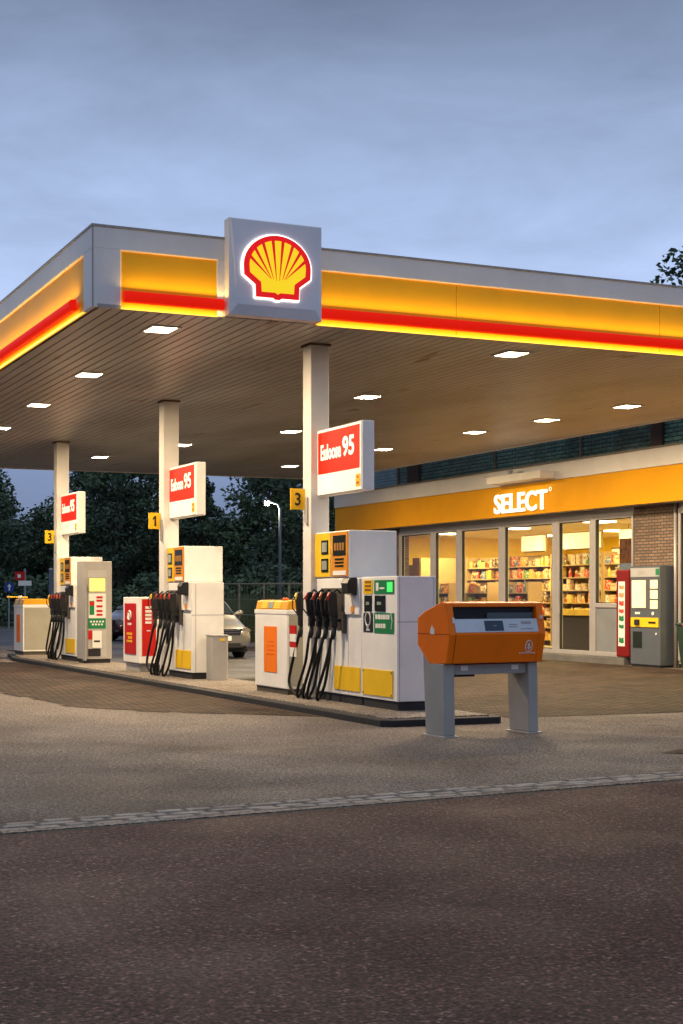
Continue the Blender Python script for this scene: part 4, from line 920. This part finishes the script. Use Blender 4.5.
# plant in the green bin
t = thing('potted_plant', (19.2, 24.5, .97), 'small dark leafy plant on top of the green bin at the right edge', 'plant'); rnd = random.Random(3)
mb = MB(); leafcloud(mb, (19.2, 24.5, 1.10), (.26, .30, .14), 220, .05, rnd, 0); mb.build('foliage', leafd, t)
MB().tube([(19.2, 24.5, .97), (19.2, 24.5, 1.06)], [.16, .19], 12).build('pot', M('pot_brown', (.12, .07, .05), .7), t)

# ------------------------------------------------------------------ street furniture
def lamp_post(px, d, h, r, label, lit):
    a, b = Pt(px, d); t = thing('street_lamp', (a, b, 0), label, 'street lamp', 'street lamps among the trees')
    e_ = Vector((-.9086, .4177, 0))*.62
    MB().tube([(a, b, 0), (a, b, h-.25), (a+e_.x*.15, b+e_.y*.15, h-.03), (a+e_.x*.75, b+e_.y*.75, h+.08)], [r*1.5, r, r*.8, r*.7], 8).build('pole', galv, t, smooth=True)
    c = Vector((a, b, h+.10))+e_
    hd = MB().tube([c-e_*.3, c, c+e_*.18], [.05, .10, .04], 8).build('lamp_head', galv, t, smooth=True)
    if lit:
        MB().tube([c-e_*.2+Vector((0, 0, -.07)), c+e_*.12+Vector((0, 0, -.07))], [.11, .11], 8).build('lens', M('street_lens', (1, .95, .8), .3, emit=(1, .86, .62), es=30), hd, smooth=True)
        pl = bpy.data.lights.new('street_light', 'POINT'); pl.energy = 260; pl.color = (1, .85, .6); pl.shadow_soft_size = .15; po = bpy.data.objects.new('street_light', pl); COL.objects.link(po); po.parent = t; po.location = c-Vector((a, b, 0))+Vector((0, 0, -.4))
    return t
lamp_post(280, 68, 5.75, .06, 'tall lit street lamp glowing against the trees left of the nearest column', True)
lamp_post(256, 92, 4.4, .05, 'thin unlit lamp post among the trees left of the lit lamp', False)
a, b = Pt(25, 66); t = thing('road_sign', (a, b, 0), 'small red and white road sign on a grey pole at far left', 'road sign')
MB().tube([(a, b, 0), (a, b, 2.75)], .05, 8).build('pole', galv, t)
mb = MB(); mb.box(a-.45, a-.02, b-.06, b-.04, 2.25, 2.62, 0); mb.box(a-.30, a+.28, b-.06, b-.04, 2.0, 2.22, 1); mb.build('sign_plates', [red, paper], t)
B(a-.34, a-.2, b-.065, b-.06, 2.35, 2.5).build('sign_mark', paper, t)
a, b = Pt(9, 70); t = thing('direction_sign', (a, b, 0), 'round blue traffic sign with white arrow at the left edge', 'road sign')
MB().tube([(a, b, 0), (a, b, 1.6)], .04, 8).build('pole', galv, t)
MB().tube([(a, b-.05, 1.95), (a, b-.08, 1.95)], .24, 20).build('disc', M('sign_blue', (.02, .06, .25), .5), t)
mb = MB(); mb.box(a-.03, a+.03, b-.09, b-.081, 1.80, 2.0); mb.prism([(a-.09, 1.98), (a+.09, 1.98), (a, 2.12)], 'y', b-.09, b-.081); mb.build('arrow', paper, t)
a, b = Pt(51, 60); t = thing('marker_post', (a, b, 0), 'plain grey blue post just left of the far column', 'post')
MB().tube([(a, b, 0), (a, b, 2.6)], [.09, .08], 10).build('shaft', M('post_blue', (.13, .15, .2), .5), t); MB().tube([(a, b, 2.6), (a, b, 2.66)], [.1, .04], 10).build('cap', grey, t)

# ------------------------------------------------------------------ cars
def car(x, y, rz, paint, label, H=1.55, Lc=4.35, Wd=1.76, lit=False):
    t = thing('parked_car', (0, 0, 0), label, 'car', 'cars by the forecourt')
    hw = Wd/2
    # stations along the length: y, z bottom, z waist, z top, half width at waist, half width at top
    st = [(0, .33, .50, .62, .70, .62), (.04, .22, .56, .70, .80, .70), (.30, .20, .66, .80, .87, .74), (.62, .20, .74, .89, hw, .78), (.95, .20, .84, .99, hw, .80),
          (1.66, .20, .90, 1.49, hw, .76), (2.15, .20, .92, H+.01, hw, .74), (2.8, .20, .93, H+.01, hw, .73), (3.5, .20, .95, H-.05, hw, .61), (4.0, .22, .95, 1.35, hw-.02, .58), (4.25, .25, .90, 1.0, hw-.08, .62), (Lc, .40, .72, .80, hw-.2, .6)]
    mb = MB(); rings = []
    for (yy, zb, zw, zt, ww, wt) in st:
        pr = [(-ww*.90, zb), (-ww*.99, (zb+zw)*.5), (-ww, zw-.06), (-ww*.96, zw+.02), (-wt*1.02, zt-.06*(zt-zw)-.03), (-wt*.82, zt), (0, zt+.012), (wt*.82, zt), (wt*1.02, zt-.06*(zt-zw)-.03), (ww*.96, zw+.02), (ww, zw-.06), (ww*.99, (zb+zw)*.5), (ww*.90, zb)]
        k = len(mb.v); mb.v += [(p[0], yy, p[1]) for p in pr]; rings.append((k, len(pr)))
    n = rings[0][1]
    for i in range(len(rings)-1):
        a_, b_ = rings[i][0], rings[i+1][0]
        for q in range(n): r_ = (q+1) % n; mb.f.append((a_+q, a_+r_, b_+r_, b_+q)); mb.m.append(0)
    mb.f.append(tuple(range(rings[0][0], rings[0][0]+n))); mb.m.append(0); mb.f.append(tuple(range(rings[-1][0], rings[-1][0]+n))[::-1]); mb.m.append(0)
    bd = mb.build('body', paint, t, smooth=True); ss = bd.modifiers.new('s', 'SUBSURF'); ss.levels = ss.render_levels = 2
    # glass set just proud of the cabin
    mb = MB(); mb.prism([(1.02, 1.085), (1.66, 1.475), (1.70, 1.40), (1.06, .98)], 'x', -1, 1); w_ = mb.build('windscreen', cargl, t)
    for v in w_.data.vertices: v.co.x *= .72-.12*(v.co.y-.97)/.71
    for s_ in (-1, 1):
        mb = MB(); mb.prism([(1.55, 1.0), (3.75, 1.02), (3.5, 1.43), (2.1, 1.45)], 'x', s_*.70, s_*.74); o = mb.build('side_window', cargl, t)
        for v in o.data.vertices: v.co.x -= s_*(v.co.z-1.0)*.20-s_*.09
        for yy in (.85, 3.5):
            wh = thing('wheel', (s_*(hw-.11), yy, .31), None, None); wh.parent = t
            MB().tube([(s_*(hw-.21), yy, .31), (s_*(hw-.19), yy, .31), (s_*(hw-.02), yy, .31), (s_*(hw), yy, .31)], [.27, .315, .315, .28], 24).build('tyre', black, wh, smooth=False)
            rm = MB(); rm.tube([(s_*(hw-.0), yy, .31), (s_*(hw+.008), yy, .31)], [.20, .19], 20)
            rm.build('rim', steelm, wh)
        lt = MB().prism([(s_*.78, .58), (s_*.82, .70), (s_*.70, .76), (s_*.50, .68), (s_*.54, .60)], 'y', .03, .30).build('headlight', lampglass if not lit else M('headlight_lit', (1, .9, .7), .3, emit=(1, .8, .5), es=6), t)
        for v in lt.data.vertices: v.co.y += max(0, abs(v.co.x)-.5)*.35
        MB().prism([(s_*.70, .31), (s_*.74, .38), (s_*.56, .36), (s_*.56, .32)], 'y', .015, .2).build('fog_lamp', chrome, t)
        MB().tube([(s_*(hw-.06), 1.35, 1.03), (s_*(hw+.07), 1.33, 1.08), (s_*(hw+.15), 1.35, 1.09), (s_*(hw+.19), 1.36, 1.08)], [.03, .07, .08, .04], 8).build('mirror', paint, t, smooth=True)
    g = MB().prism([(-.50, .58), (.50, .58), (.54, .72), (-.54, .72)], 'y', -.02, .10).build('grille', blackp, t)
    for z in (.62, .68): B(-.5, .5, -.03, -.02, z, z+.02).build('grille_bar', chrome, g)
    B(-.5, .5, -.02, .1, .28, .38).build('lower_grille', blackp, t); B(-.26, .26, -.04, -.025, .44, .55).build('licence_plate', paper, t)
    # licence plate characters are unreadable in the photo: a faint dark bar only
    B(-.8, .8, .3, 4.1, .16, .24).build('underbody', black, t)
    t.location = (x, y, .01); t.rotation_euler.z = rz
    return t
def fix_wheels(t):
    pass
car(12.33, 33.75, 0, silver, 'silver car facing the camera behind the middle pump and grey bin')
car(13.9, 49.5, R(-70), cardark, 'dark red car glimpsed between the payment terminal and the red cabinet', H=1.5)

t = thing('squeegee', (7.95, 36.3, 1.46), 'white and yellow squeegee lying on the far left cabinet lid', 'squeegee')
MB().tube([(7.75, 36.25, 1.50), (8.3, 36.5, 1.49)], .018, 6).build('handle', yel, t); MB().tube([(8.02, 36.15, 1.50), (8.18, 36.62, 1.50)], .035, 6).build('sponge', paper, t)
